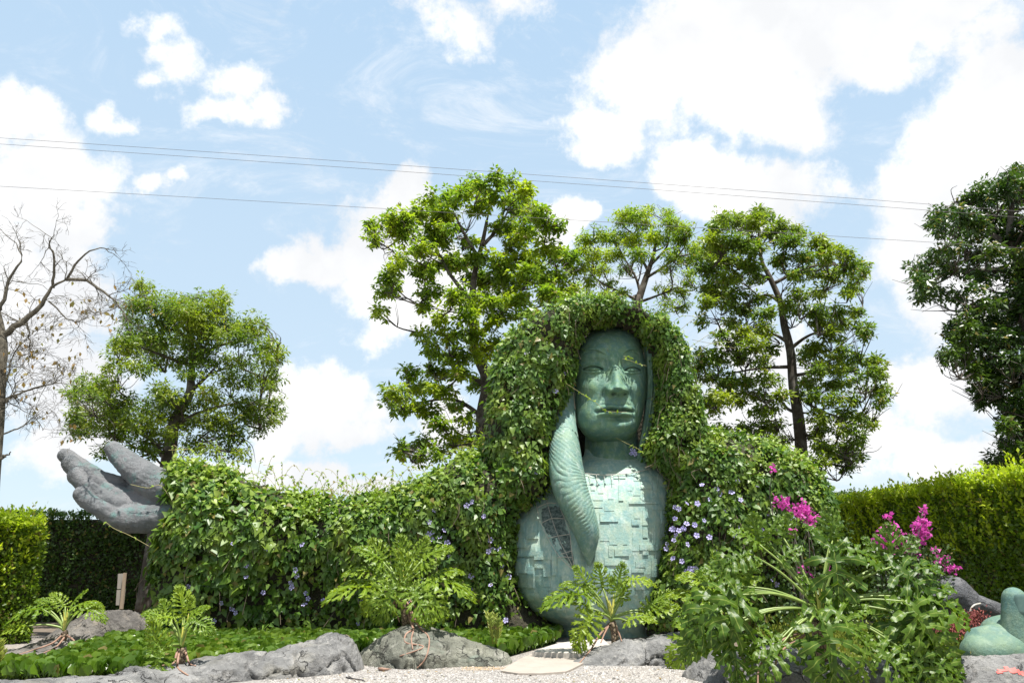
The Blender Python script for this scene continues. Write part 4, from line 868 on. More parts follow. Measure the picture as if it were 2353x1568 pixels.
# ------------------------------------------------------------------ climbing vines
def in_poly(x, y, poly):
    c = np.zeros(x.shape, bool); n = len(poly)
    for i in range(n):
        x0, y0 = poly[i]; x1, y1 = poly[(i + 1) % n]
        if y0 == y1: continue
        cr = ((y0 > y) != (y1 > y)) & (x < (x1 - x0) * (y - y0) / (y1 - y0) + x0); c ^= cr
    return c
def poly_dist(x, y, poly, skip=()):
    d = np.full(x.shape, 1e9); n = len(poly)
    for i in range(n):
        if i in skip: continue
        a = poly[i]; b = poly[(i + 1) % n]; ab = b - a; t = np.clip(((x - a[0]) * ab[0] + (y - a[1]) * ab[1]) / (ab @ ab), 0, 1)
        d = np.minimum(d, np.hypot(x - a[0] - t * ab[0], y - a[1] - t * ab[1]))
    return d
def vine(label, pxpoly, Y0, T, Rr, nleaf, leaf, skip=(), thin_bottom=0.0, leafgrad=None, nbig=260, seedv=0, flowers=(), tend=0, tend_px=None, extra=None, expo=.5, small=False):
    poly = np.array([P(a, b, Y0)[[0, 2]] for a, b in pxpoly])
    lo = poly.min(0) - .1; hi = poly.max(0) + .1
    step = .07; gx = np.arange(lo[0], hi[0], step); gz = np.arange(lo[1], hi[1], step)
    X, Z = np.meshgrid(gx, gz, indexing='ij')
    def thick(x, z):
        ins = in_poly(x, z, poly); d = poly_dist(x, z, poly, skip)
        q = np.clip(d / Rr, 0, 1); t = T * np.clip(1 - (1 - q) ** 2, 0, 1) ** expo
        t = t * (1 + .45 * fbm(np.stack([x * 1.1, z * 1.1, 0 * x + seedv], -1), 3))
        t = t * (.62 + .38 * np.clip(z / 1.9, 0, 1)) if thin_bottom else t
        t = t + .10 * fbm(np.stack([x * 4.5, z * 4.5, 0 * x + seedv], -1), 2) * (t > .2)
        return np.where(ins, t, 0)
    t = np.maximum(thick(X, Z) - .12, 0)
    ins = t > 0; nx, nz = X.shape
    fro = np.stack([X, Y0 - t, Z], -1).reshape(-1, 3); bac = np.stack([X, Y0 + t * .8, Z], -1).reshape(-1, 3)
    f = grid_faces(nx, nz); keep = ins.ravel()[f].any(1); f = f[keep]
    V = np.vstack([fro, bac]); V[:, 1] += fbm(V * 4, 3) * .06
    root = thing('climbing_vine', (float(poly[:, 0].mean()), Y0, 0), label, 'climbing plant', 'vines climbing over the statue')
    link('stem_mat_and_backing', new_mesh('stem_mat_and_backing', V, np.vstack([f, (f + nx * nz)[:, ::-1]]), M_MAT), root)
    def surf(n, backf=.22):
        out = []; got = 0
        while got < n:
            m_ = n * 3; x = rng.uniform(lo[0], hi[0], m_); z = rng.uniform(lo[1], hi[1], m_)
            ok = in_poly(x, z, poly); x = x[ok]; z = z[ok]; e = .04
            tt = thick(x, z); tx = (thick(x + e, z) - thick(x - e, z)) / (2 * e); tz = (thick(x, z + e) - thick(x, z - e)) / (2 * e)
            sl = np.clip(np.sqrt(1 + tx ** 2 + tz ** 2), 1, 5); ok = rng.rand(len(x)) < sl / 5
            if thin_bottom: ok &= rng.rand(len(x)) < np.clip((z - .15) / thin_bottom, .12, 1)
            ok &= rng.rand(len(x)) < np.clip(.62 + 4.5 * fbm(np.stack([x * 2.6, z * 2.6, 0 * x + seedv * 3], -1), 3), .10, 1)
            x, z, tt, tx, tz = x[ok], z[ok], tt[ok], np.clip(tx[ok], -4, 4), np.clip(tz[ok], -4, 4)
            bk = rng.rand(len(x)) < backf; sg = np.where(bk, -1.0, 1.0)
            pos = np.stack([x, Y0 - tt * np.where(bk, -.8, 1), z], -1); nm = np.stack([-tx, -sg, -tz], -1)
            out.append(np.hstack([pos, unit(nm)])); got += len(x)
        return np.vstack(out)[:n]
    def place(A, size):
        n = len(A); nm = A[:, 3:]; pos = A[:, :3] + nm * rng.uniform(-.17, .11, (n, 1))
        dn = np.array([0, 0, -1.0]) + rng.randn(n, 3) * np.array([.8, .5, .5]) + nm * .3
        # on upward facing parts leaves spread instead of hanging
        up = np.clip(nm[:, 2:3], 0, 1); dn = dn * (1 - up * .7) + rng.randn(n, 3) * up * .9 + nm * up * .3
        N_ = nm + np.array([0, -.05, .38]) + rng.randn(n, 3) * .48
        return pos, dn, N_
    def lsize(pos):
        s = rng.uniform(.5, 1.3, len(pos)) * leaf * (1 + .8 * fbm(pos * 1.7, 2))
        if leafgrad is not None: s = s * leafgrad(pos)
        return s
    A = surf(nleaf); pos, dn, N_ = place(A, leaf); s = lsize(pos)
    V, Fc = scatter(KITE_V if small else HEART_V, KITE_F if small else HEART_F, pos, dn, N_, s)
    stuff(link('foliage', new_mesh('foliage', V, Fc, M_VINE, True), root))
    # yellowish young growth along upper edges
    B = A[(A[:, 5] > .35)]; B = B[rng.rand(len(B)) < .24]
    if len(B):
        pos, dn, N_ = place(B, leaf); pos = pos + np.array([0, 0, .06]) + rng.randn(len(pos), 3) * .05
        V, Fc = scatter(HEART_V, HEART_F, pos, dn + [0, 0, .6], N_, lsize(pos) * .7); stuff(link('young_leaves', new_mesh('young_leaves', V, Fc, M_VINE_TIP), root))
    # the largest leaves one by one
    big = [new_mesh('leaf', HEART_V * [1, 1, k], HEART_F, M_VINE, True) for k in (1, .4, 1.7)]
    A = surf(nbig, 0.0); pos, dn, N_ = place(A, leaf); pos = pos + A[:, 3:] * .07; s = lsize(pos) * 1.15
    y = unit(dn); z = unit(N_ - (N_ * y).sum(-1, keepdims=True) * y); x = np.cross(y, z)
    for i in range(nbig):
        M = Matrix([[*(np.array([x[i][r], y[i][r], z[i][r]]) * s[i]), pos[i][r]] for r in range(3)] + [[0, 0, 0, 1]])
        link('leaf', big[i % 3], root, M)
    # bare stems low down
    ac = Acc()
    A = surf(140, 0.1)
    for a in A:
        p0 = a[:3] + a[3:] * .05; p1 = p0 + np.array([rng.randn() * .12, rng.randn() * .05, -rng.uniform(.2, .6)]); p1[2] = max(p1[2], .02)
        ac.add(*tube(smooth_path([p0, (p0 + p1) / 2 + rng.randn(3) * .05, p1], 6), .006, 3, False))
    stuff(link('stems', ac.mesh('stems', M_TWIG), root))
    # lilac trumpet flowers
    fl = flower_meshes
    pts = []
    for (fx, fy) in flowers:
        p = P(fx, fy, Y0); tt = float(thick(np.array([p[0]]), np.array([p[2]]))[0])
        q = P(fx, fy, Y0 - tt - .10); pts.append(q)
    for i, q in enumerate(pts):
        nrm = unit((np.array([0, -1, .25]) + rng.randn(3) * .35)[None])[0]; up = unit(np.cross(nrm, rng.randn(3))[None])[0]; xx = np.cross(up, nrm); sc = rng.uniform(.038, .056)
        M = Matrix([[*(np.array([xx[r], up[r], nrm[r]]) * sc), q[r]] for r in range(3)] + [[0, 0, 0, 1]])
        link('flower', fl[i % len(fl)], root, M)
    return root, thick, surf
# five-petalled flower
def flower_mesh(seed):
    r = np.random.RandomState(seed); V = [(0, 0, -.35)]; F_ = []
    for k in range(5):
        a = 2 * math.pi * k / 5 + r.randn() * .06; w_ = .48
        for (rad, da, zz) in ((.35, -w_ * .7, -.02), (.95, -w_, .12), (1.08, 0, .02), (.95, w_, .12), (.35, w_ * .7, -.02)):
            V.append((rad * math.cos(a + da), rad * math.sin(a + da), zz + r.randn() * .05))
        b = 1 + 5 * k; F_.append((0, b, b + 4)); F_.append((b, b + 1, b + 2)); F_.append((b, b + 2, b + 4)); F_.append((b + 2, b + 3, b + 4))
    return new_mesh('flower', np.array(V), F_, M_LILAC)
flower_meshes = [flower_mesh(i) for i in range(3)]
ARM = [(400, 1082), (410, 1072), (440, 1074), (520, 1085), (560, 1105), (640, 1132), (720, 1150), (800, 1150), (880, 1142), (960, 1120), (1000, 1090), (1040, 1062), (1090, 1046), (1140, 1035), (1215, 1100), (1182, 1180), (1178, 1300), (1200, 1380), (1250, 1425), (1262, 1448), (362, 1440), (352, 1380), (366, 1300), (384, 1220), (400, 1140)]
# flower positions read off two enlarged views of the photograph
za = lambda L: [((500 + x / 2.139) * .735, (1350 + y / 2.139) * .735) for x, y in L]
fl_arm = za([(485,745),(560,780),(715,775),(575,885),(905,920),(915,960),(875,1005),(880,1035),(975,1075),(990,1110),(965,1150),(1090,1120),(480,1180),(505,1205),(300,1025),(185,1035),(40,1088),(55,850),(115,1250),(360,1262),(785,450),(1835,520),(1800,600),(1900,655),(1795,680),(1820,670),(1870,700),(1815,715),(1920,738),(1735,525),(1665,550),(2085,465),(2050,490),(2210,720),(2195,795),(2225,780),(2265,780),(2280,820),(2330,795),(2285,890),(2080,960),(2080,1050),(2210,1020),(1740,985),(1670,825),(1690,825),(1340,1115),(1880,315),(1825,312),(2330,965),(2310,1255),(1325,1275),(410,1140),(690,1070),(575,965),(950,750),(225,595),(2165,560),(1600,930),(1660,1120),(1935,830)])
fl_arm = [f for f in fl_arm if in_poly(np.array([f[0]]), np.array([f[1]]), ARM)[0]]
ar_root, ar_thick, ar_surf = vine('leafy vine draped like a wall over the statue\'s outstretched arm, dotted with lilac flowers', ARM, S, 1.0, .75, 46000, .108, small=True, skip=(19,), thin_bottom=.9, flowers=fl_arm,
    leafgrad=lambda p: np.clip(1.05 - (p[:, 0] + 3) * .06, .72, 1.15), seedv=1)
HAIR = [(1128, 1150), (1117, 1040), (1125, 960), (1133, 880), (1150, 815), (1186, 765), (1235, 730), (1290, 711), (1350, 701), (1420, 701), (1470, 716), (1515, 748), (1550, 788), (1574, 838), (1588, 895), (1598, 960), (1612, 1010), (1575, 1085), (1545, 1085), (1505, 1060), (1478, 1045), (1494, 1005), (1508, 950), (1512, 880), (1500, 815), (1476, 775), (1445, 752), (1400, 742), (1350, 752), (1324, 790), (1310, 860), (1304, 900), (1288, 930), (1274, 960), (1260, 1010), (1256, 1060), (1262, 1110), (1245, 1140), (1205, 1165)]
zb = lambda L: [((1480 + x / 2.613) * .735, (900 + y / 2.613) * .735) for x, y in L]
fl_hair = zb([(775,655),(735,700),(668,840),(760,848),(430,530),(190,695),(745,1162),(660,1215),(612,1275),(375,1330),(362,1345),(510,1497),(1300,1325),(1318,1352),(1290,1350),(655,1185)])
hair_root, _, _ = vine('dense leafy vine forming the hair around the statue\'s face', HAIR, S + .12, .90, .34, 44000, .088, small=True, flowers=fl_hair, leafgrad=lambda p: np.where(p[:, 0] < P(1300, 900, S)[0], 1.1, .9), seedv=5)
b0 = [P(1290, 760, S + 1.35), P(1515, 760, S + 1.35), P(1560, 1440, S + 1.35), P(1160, 1440, S + 1.35)]  # plain dark box added to stand for shade in gaps around head and chest
link('stem_mat_and_backing', new_mesh('stem_mat_and_backing', np.array(b0 + [p + [0, .35, 0] for p in b0]), [(0, 1, 2, 3), (7, 6, 5, 4), (0, 4, 5, 1), (1, 5, 6, 2), (2, 6, 7, 3), (3, 7, 4, 0)], M_MAT), hair_root)
SHO = [(1500, 1030), (1560, 1000), (1620, 996), (1700, 1008), (1760, 1026), (1810, 1052), (1850, 1088), (1878, 1122), (1893, 1158), (1898, 1250), (1885, 1350), (1870, 1445), (1492, 1445), (1488, 1400), (1508, 1330), (1524, 1260), (1536, 1180), (1544, 1100), (1525, 1075), (1490, 1055)]
zc = lambda L: [((2100 + x / 2.139) * .735, (1500 + y / 2.139) * .735) for x, y in L]
fl_sho = zc([(320,92),(398,80),(440,5),(255,128),(98,152),(170,155),(20,180),(45,190),(460,130),(442,185),(635,145),(560,35),(645,220),(875,25),(20,255),(98,290),(152,297),(78,322),(165,368),(25,365),(45,335),(215,268),(285,480),(8,520),(65,540),(120,590),(130,608),(155,590),(95,605),(62,650),(122,658),(455,310),(105,428),(420,368),(810,255),(955,245),(670,660),(700,695),(190,830),(145,915),(50,915),(205,940),(270,940),(5,325),(12,400),(335,730),(100,805),(545,395),(250,380),(350,215),(520,250),(600,330),(300,60),(200,30)])
fl_sho += [(1102.5 + x * .3281, 992.3 + y * .3281) for i_, (x, y) in enumerate( [(1370,525),(1395,540),(1365,605),(1448,498),(1520,500),(1340,680),(1390,690),(1425,675),(1370,720),(1310,780),(1305,815),(1320,838),(1350,882),(1445,640),(1505,650),(1515,720),(1480,970),(1500,955),(1410,1015),(1475,1025),(1395,1298),(1320,1290),(1490,1300),(1450,930)]) if i_ % 5 not in (1, 3)]
fl_sho = [f for f in fl_sho if in_poly(np.array([f[0]]), np.array([f[1]]), SHO)[0]]
vine('leafy vine full of lilac flowers covering the statue\'s right-hand shoulder', SHO, S, 1.0, .65, 34000, .094, small=True, skip=(11,), thin_bottom=.8, flowers=fl_sho, seedv=9)

# loose tendrils above the vines, each a strand with a few small leaves
def tendrils(root, specs, mat=M_TEND, r=.0045, lf=.05, n_lf=7):
    ac = Acc(); P_ = []; D_ = []
    for pts, Y in specs:
        p = smooth_path([P(a, b, Y) for a, b in pts], 16); ac.add(*tube(p, r, 3, False))
        for k in range(n_lf):
            i = rng.randint(2, len(p) - 1); P_.append(p[i]); D_.append(rng.randn(3) + [0, 0, -.2])
    link('tendrils', ac.mesh('tendrils', mat), root)['kind'] = 'stuff'
    P_ = np.array(P_); D_ = np.array(D_); V, Fc = scatter(HEART_V, HEART_F, P_, D_, rng.randn(len(P_), 3) * .5 + [0, -.4, 1], rng.uniform(.6, 1.3, len(P_)) * lf)
    stuff(link('tendril_leaves', new_mesh('tendril_leaves', V, Fc, M_VINE_TIP), root))
sp = []
for i in range(72):
    x = rng.uniform(560, 960); y = np.interp(x, [560, 720, 880, 960], [1105, 1150, 1142, 1120]); h = rng.uniform(18, 68); dx_ = rng.uniform(-60, 60)
    sp.append(([(x, y), (x + dx_ * .3, y - h * .6), (x + dx_ * .7, y - h), (x + dx_, y - h * rng.uniform(.7, 1.1))], S - rng.uniform(-.4, .5)))
for i in range(16):
    x = rng.uniform(395, 560); y = np.interp(x, [395, 560], [1062, 1105]); sp.append(([(x, y), (x + rng.uniform(-20, 20), y - rng.uniform(15, 45)), (x + rng.uniform(-50, 50), y - rng.uniform(10, 50))], S - rng.uniform(-.3, .5)))
for i in range(12):
    x = rng.uniform(980, 1140); y = np.interp(x, [980, 1140], [1105, 1035]); sp.append(([(x, y), (x + rng.uniform(-30, 10), y - rng.uniform(15, 40)), (x + rng.uniform(-50, 20), y - rng.uniform(5, 40))], S - rng.uniform(-.3, .5)))
sp.append(([(402, 1160), (370, 1115), (340, 1120), (300, 1112)], S - .9)); sp.append(([(345, 1255), (300, 1230), (260, 1212), (245, 1200), (238, 1205)], S - .9))
tendrils(ar_root, sp)
face_v = thing('trailing_vine', tuple(P(1322, 890, S - .8)), 'thin leafy tendril hanging across the statue\'s cheek and lips', 'climbing plant')
tendrils(face_v, [([(1300, 880), (1330, 900), (1345, 910), (1365, 922), (1385, 938), (1400, 945), (1440, 946)], S - .72)], lf=.06, n_lf=22)
v2 = thing('trailing_vine', tuple(P(1480, 835, S - .5)), 'short leafy sprig hanging over the statue\'s right eyebrow', 'climbing plant')
tendrils(v2, [([(1430, 824), (1448, 828), (1465, 835), (1485, 840)], S - .55), ([(1432, 818), (1445, 820), (1455, 823)], S - .5)], lf=.05, n_lf=9)
v3 = thing('trailing_vine', tuple(P(1440, 1010, S - .3)), 'tendril with small leaves under the statue\'s chin', 'climbing plant')
tendrils(v3, [([(1415, 1005), (1440, 1018), (1465, 1030), (1478, 1042)], S - .35), ([(1395, 800), (1400, 820), (1402, 840)], S - .25)], lf=.06, n_lf=9)
v4 = thing('trailing_vine', tuple(P(1600, 800, S)), 'wispy bare tendrils reaching out right of the vine hair', 'climbing plant')
tendrils(v4, [([(1580, 800), (1610, 780), (1640, 760)], S), ([(1560, 760), (1590, 735), (1625, 715)], S), ([(1590, 830), (1630, 790), (1680, 785)], S - .2), ([(1545, 740), (1570, 725), (1600, 728)], S), ([(1500, 715), (1530, 690), (1560, 700)], S), ([(1590, 780), (1640, 790), (1690, 800)], S + .1)], n_lf=5)

# ------------------------------------------------------------------ water hyacinths
HYA_V = np.array([(0, 0, 0), (0, .35, 0), (.06, .35, .04), (.30, .60, .14), (.24, .92, .06), (0, 1.05, -.08), (-.24, .92, .06), (-.30, .60, .14), (-.06, .35, .04), (0, .7, -.02)], float)
HYA_F = [(2, 3, 9), (3, 4, 9), (4, 5, 9), (5, 6, 9), (6, 7, 9), (7, 8, 9), (8, 2, 9), (0, 2, 1), (0, 1, 8)]
HYA_F = np.array(HYA_F)
pondp = np.array(pond, float)
def hya(n, size, zj):
    out = []; got = 0; lo = pondp.min(0); hi = pondp.max(0)
    while got < n:
        q = rng.uniform(lo, hi, (n * 2, 2)); q = q[in_poly(q[:, 0], q[:, 1], pondp)]; out.append(q); got += len(q)
    q = np.vstack(out)[:n]; pos = np.column_stack([q, rng.uniform(0, zj, n)])
    d = np.array([0, 0, 1.0]) + rng.randn(n, 3) * [.38, .38, .15]; nm = np.array([0, -.45, .45]) + rng.randn(n, 3) * [.9, .9, .2]
    return scatter(HYA_V, HYA_F, pos, d, nm, rng.uniform(.7, 1.2, n) * size, 1.15)
V, Fc = hya(15500, .19, .06)
hyo = tag(link('water_hyacinths', new_mesh('water_hyacinths', V, Fc, M_HYA, True)), 'glossy green water hyacinths filling the bed between the rocks and the vine wall', 'water plants')
stuff(hyo)
# ------------------------------------------------------------------ philodendrons
def philo_leaf(seed, bend=.9, nl=8, fine=1.0, ruff=.02, lobew=.052):
    r = np.random.RandomState(seed); V = []; Fc = []; vein = []
    def strip(cl, hw, n):
        b = len(V)
        for i in range(n):
            t = cl[min(i + 1, n - 1)] - cl[max(i - 1, 0)]; t /= np.linalg.norm(t) + 1e-9; s_ = np.array([t[1], -t[0]])
            jag = hw[i]
            jl, jr = jag * (1 + r.uniform(-.15, .15)), jag * (1 + r.uniform(-.15, .15))
            tl = t * .03 * ((i % 2) * 2 - 1) * fine
            z = r.uniform(-ruff, ruff)
            V.append((*(cl[i] + s_ * jr + tl), z + ruff * math.sin(i * 2.1))); V.append((*cl[i], -.006)); V.append((*(cl[i] - s_ * jl + tl), z - ruff * math.sin(i * 2.4)))
            vein.extend([0, 1, 0])
        for i in range(n - 1):
            q = b + 3 * i; Fc.append((q, q + 3, q + 4, q + 1)); Fc.append((q + 1, q + 4, q + 5, q + 2))
    # blade along the midrib, with a terminal lobe
    n = 12; ys = np.linspace(-.02, 1, n); hw = np.interp(ys, [-.02, .1, .6, .8, .92, 1], [.05, .07, .055, .06, .045, .004])
    hw = hw * (1 + .25 * fine * np.where(np.arange(n) % 2, 1, -1) * (ys > .7))
    strip(np.stack([0 * ys, ys], -1), hw, n)
    for sgn in (-1, 1):
        for i in range(nl):
            f = i / (nl - 1); y0 = .02 + .80 * f ** 1.05 + r.uniform(-.01, .01)
            ang = math.radians(np.interp(f, [0, .15, .4, 1], [140, 108, 72, 32]) + r.uniform(-5, 5)); L = np.interp(f, [0, .15, .45, .8, 1], [.34, .46, .48, .34, .22]) * r.uniform(.9, 1.08)
            m_ = 9; u = np.linspace(0, 1, m_)
            a = ang - u * .45
            dx_ = np.sin(a) * sgn; dy_ = np.cos(a); cl = np.stack([np.cumsum(dx_) * L / m_, y0 + np.cumsum(dy_) * L / m_], -1); cl[0] = (0, y0)
            w0 = lobew * (1 if f < .8 else .8)
            hw = w0 * np.interp(u, [0, .25, .6, .85, 1], [.62, .60, 1.15, .85, .1]); hw = hw * (1 + .42 * fine * np.where(np.arange(m_) % 2, 1, -1) * (u > .2) * (u < .95))
            strip(cl, hw, m_)
    V = np.array(V, float)
    # droop along the midrib and sag of the side lobes
    x, y, z = V[:, 0].copy(), V[:, 1].copy(), V[:, 2].copy()
    z = z + .18 * np.abs(x) - .75 * x * x + .02 * np.sin(y * 30 + x * 9)
    k = bend; th = k * np.clip(y, -.4, 1.2); R_ = 1 / k
    V = np.stack([x * (1 - .1 * np.abs(x)), R_ * np.sin(th) + z * np.sin(th), -R_ * (1 - np.cos(th)) + z * np.cos(th)], -1)
    me = None
    return V, Fc, vein
def philo_variants(mat, tag_, fine, base, nls=(8, 9, 8, 9), lw=.052):
    out = []
    for i in range(4):
        V, Fc, vein = philo_leaf(base + i, [.5, .9, 1.3, .8][i], nls[i], fine, .02 if lw < .06 else .035, lw)
        me = new_mesh('leaf_' + tag_, V, Fc, mat, True)
        at = me.attributes.new('vein', 'FLOAT', 'POINT'); at.data.foreach_set('value', np.array(vein, np.float32)); out.append(me)
    return out
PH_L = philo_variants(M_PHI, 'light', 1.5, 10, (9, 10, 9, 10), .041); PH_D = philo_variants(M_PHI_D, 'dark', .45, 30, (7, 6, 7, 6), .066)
from mathutils.bvhtree import BVHTree
rocks = [o for o in bpy.data.objects if o.name.split('.')[0] == 'rock']
rv = []; rf = []
for o in rocks:
    b = len(rv); rv += [v.co.copy() for v in o.data.vertices]; rf += [tuple(i + b for i in p.vertices) for p in o.data.polygons]
BV = BVHTree.FromPolygons(rv, rf)
def on_rock(px, py, Y, lift=.012):
    d = Vector(raydir(px, py)); d.normalize(); hit = BV.ray_cast(Vector((0, 0, CAMH)), d)
    if hit[0] is not None and hit[0].y < Y + .25: return np.array(hit[0] - d * lift)
    g = G(px, py, .01)
    p = P(px, py, Y); return g if p[2] < 0 else p
def philodendron(label, base, crown, leaves, meshes, stem_r=.055, roots=4, sheath=True, stalk_r=.012, wid=1.0, group='philodendrons with deeply cut leaves', rootlist=(), grow=1.0):
    """base, crown: world points; leaves: (bx, by, tx, ty, Y, facing, variant) in picture units"""
    base = np.array(base); crown = np.array(crown)
    root = thing('philodendron', tuple(base), label, 'plant', group)
    if np.linalg.norm(crown - base) > .06:
        p = smooth_path([base - [0, 0, .05], (base + crown) / 2 + [.02, 0, 0], crown], 10); V, Fc = tube(p, np.linspace(stem_r * .9, stem_r * 1.1, len(p)), 10); link('stem', new_mesh('stem', V, Fc, M_STEM, True), root)
    for i, L in enumerate(leaves):
        bx, by, tx, ty, Y = L[:5]; f = L[5] if len(L) > 5 else .5; var = L[6] if len(L) > 6 else i % 4; dy_ = L[7] if len(L) > 7 else 0.0
        b = P(bx, by, Y); t = P(tx, ty, Y + dy_); ax = t - b; Ln = np.linalg.norm(ax)
        chord = [.96, .88, .76, .9][var]; s = Ln / chord * grow
        # normal hint: f=1 faces the viewer, f=0 faces the sky
        f = f * .85; nh = np.array([rng.uniform(-.45, .45), -f, 1.1 - f * .8]); y = ax / Ln
        z = nh - (nh @ y) * y; z /= np.linalg.norm(z)
        k = [.5, .9, 1.3, .8][var]; half = k / 2; yy = y * math.cos(half) + z * math.sin(half); zz = z * math.cos(half) - y * math.sin(half); x = np.cross(yy, zz)
        M = Matrix([[x[r] * s * wid, yy[r] * s, zz[r] * s, b[r]] for r in range(3)] + [[0, 0, 0, 1]])
        lf = link('leaf', meshes[var], root, M)
        c = crown + np.array([0, 0, .02]); mid = c * .45 + b * .55 + np.array([0, 0, .10 * np.linalg.norm(b - c)]); near = c + (b - c) * .15 + np.array([0, 0, .08 * np.linalg.norm(b - c)])
        pth = smooth_path([c, near, mid, b], 15); sv, sf = tube(pth, np.linspace(stalk_r * 1.7, stalk_r * .75, len(pth)), 6)
        o = link('stalk', new_mesh('stalk', sv, sf, M_STALK, True), lf); 
    if sheath:
        for k in range(3):
            e = crown + np.array([rng.uniform(-.06, .06), rng.uniform(-.05, .05), rng.uniform(.28, .42)]) * (1 if stalk_r < .02 else 1.9)
            pth = smooth_path([crown, (crown + e) / 2 + [0.01, 0, 0], e], 8); V, Fc = tube(pth, np.interp(np.linspace(0, 1, len(pth)), [0, .35, 1], [stalk_r * 1.2, stalk_r * 2.1, .002]), 7)
            link('leaf_sheath', new_mesh('leaf_sheath', V, Fc, M_SHEATH, True), root)
    for rt in rootlist:
        q = smooth_path(np.array([(a, b + 6 * fbm(np.array([[a * .13, b * .13, 0.5]]), 2)[0], Y) for a, b, Y in rt], float), 30); pth = np.array([on_rock(*v) for v in q]); pth[1:-1] = (pth[:-2] + 2 * pth[1:-1] + pth[2:]) / 4; V, Fc = tube(pth, np.linspace(.017, .009, len(pth)), 6); link('aerial_root', new_mesh('aerial_root', V, Fc, M_ROOT, True), root)
    return root

Y = 13.6
philodendron('small dark philodendron with long stalks on the brownish ridge at left', P(146, 1462, Y), P(147, 1450, Y),
    [(62, 1437, 15, 1452, Y - .2, .5, 2), (98, 1398, 28, 1432, Y - .1, .4, 2), (112, 1398, 60, 1412, Y, .4, 1), (150, 1392, 118, 1362, Y + .1, .7, 0), (165, 1388, 200, 1356, Y + .1, .6, 0), (172, 1392, 228, 1392, Y, .3, 1), (185, 1400, 232, 1424, Y - .1, .4, 2), (130, 1390, 85, 1380, Y + .2, .4, 1), (196, 1385, 235, 1402, Y + .1, .4, 1)],
    PH_L, .05, rootlist=[[(143, 1457, Y), (118, 1478, Y - .3), (70, 1492, Y - .55), (10, 1512, Y - 1.1)], [(150, 1460, Y), (128, 1485, Y - .35), (95, 1500, Y - .6)], [(152, 1457, Y), (170, 1470, Y - .3), (168, 1480, Y - .35)]], stalk_r=.014)
Y = 10.6
philodendron('small bright philodendron on the low front rock at left, one leaf hanging down', P(415, 1518, Y), P(416, 1488, Y),
    [(382, 1420, 330, 1410, Y, .5, 1), (385, 1418, 372, 1375, Y + .1, .8, 0), (425, 1412, 410, 1345, Y + .1, .9, 0), (432, 1420, 478, 1396, Y, .5, 1), (438, 1424, 482, 1450, Y - .1, .6, 2), (372, 1490, 345, 1420, Y - .2, .95, 0), (370, 1492, 355, 1572, Y - .35, .9, 1), (400, 1418, 352, 1432, Y - .1, .5, 2), (420, 1420, 445, 1370, Y + .1, .8, 0)],
    PH_L, .055, rootlist=[[(408, 1490, Y), (404, 1505, Y - .1), (398, 1522, Y - .2), (372, 1527, Y - .25)], [(424, 1490, Y), (430, 1508, Y - .1), (436, 1524, Y - .2), (450, 1528, Y - .2)], [(412, 1495, Y), (408, 1520, Y - .2), (410, 1536, Y - .3), (432, 1552, Y - .45)]], stalk_r=.012)
Y = 12.3
philodendron('mid-sized philodendron with long aerial roots on top of the peaked mossy rock', P(934, 1428, Y), P(922, 1368, Y),
    [(880, 1290, 815, 1262, Y, .5, 1), (862, 1312, 792, 1322, Y, .4, 1), (885, 1285, 850, 1238, Y + .2, .8, 0), (925, 1300, 920, 1228, Y + .2, .9, 0), (948, 1290, 985, 1235, Y + .2, .8, 0), (965, 1290, 1035, 1262, Y + .1, .5, 1), (945, 1320, 915, 1262, Y - .1, .9, 0), (985, 1335, 1072, 1372, Y, .35, 2), (990, 1325, 1060, 1318, Y + .1, .35, 1),
     (868, 1352, 765, 1380, Y - .1, .4, 2), (862, 1345, 790, 1345, Y + .1, .3, 1), (905, 1340, 868, 1425, Y - .35, .9, 1), (945, 1352, 985, 1432, Y - .35, .85, 1), (960, 1345, 1010, 1412, Y - .2, .7, 2), (925, 1345, 922, 1290, Y - .2, .9, 0), (890, 1345, 845, 1400, Y - .2, .7, 2), (900, 1318, 850, 1300, Y, .6, 0), (965, 1312, 1010, 1290, Y, .5, 0)],
    PH_L, .075, rootlist=[[(915, 1368, Y), (902, 1388, Y - .05), (899, 1412, Y - .1)], [(932, 1370, Y), (944, 1400, Y - .1), (955, 1425, Y - .3), (968, 1445, Y - .45), (985, 1462, Y - .6), (984, 1490, Y - .75), (975, 1515, Y - .85), (958, 1533, Y - .95)],
      [(928, 1372, Y), (938, 1410, Y - .1), (945, 1432, Y - .3), (948, 1445, Y - .45), (932, 1455, Y - .5), (930, 1475, Y - .6), (955, 1480, Y - .65), (975, 1485, Y - .7), (950, 1495, Y - .75), (918, 1505, Y - .8)],
      [(935, 1370, Y), (955, 1395, Y - .1), (975, 1410, Y - .1), (985, 1428, Y - .2)], [(912, 1372, Y), (910, 1400, Y), (918, 1428, Y - .1)], [(930, 1372, Y), (940, 1395, Y - .15), (950, 1440, Y - .45), (945, 1465, Y - .6), (948, 1490, Y - .7)]], stalk_r=.017)
Y = 12.6
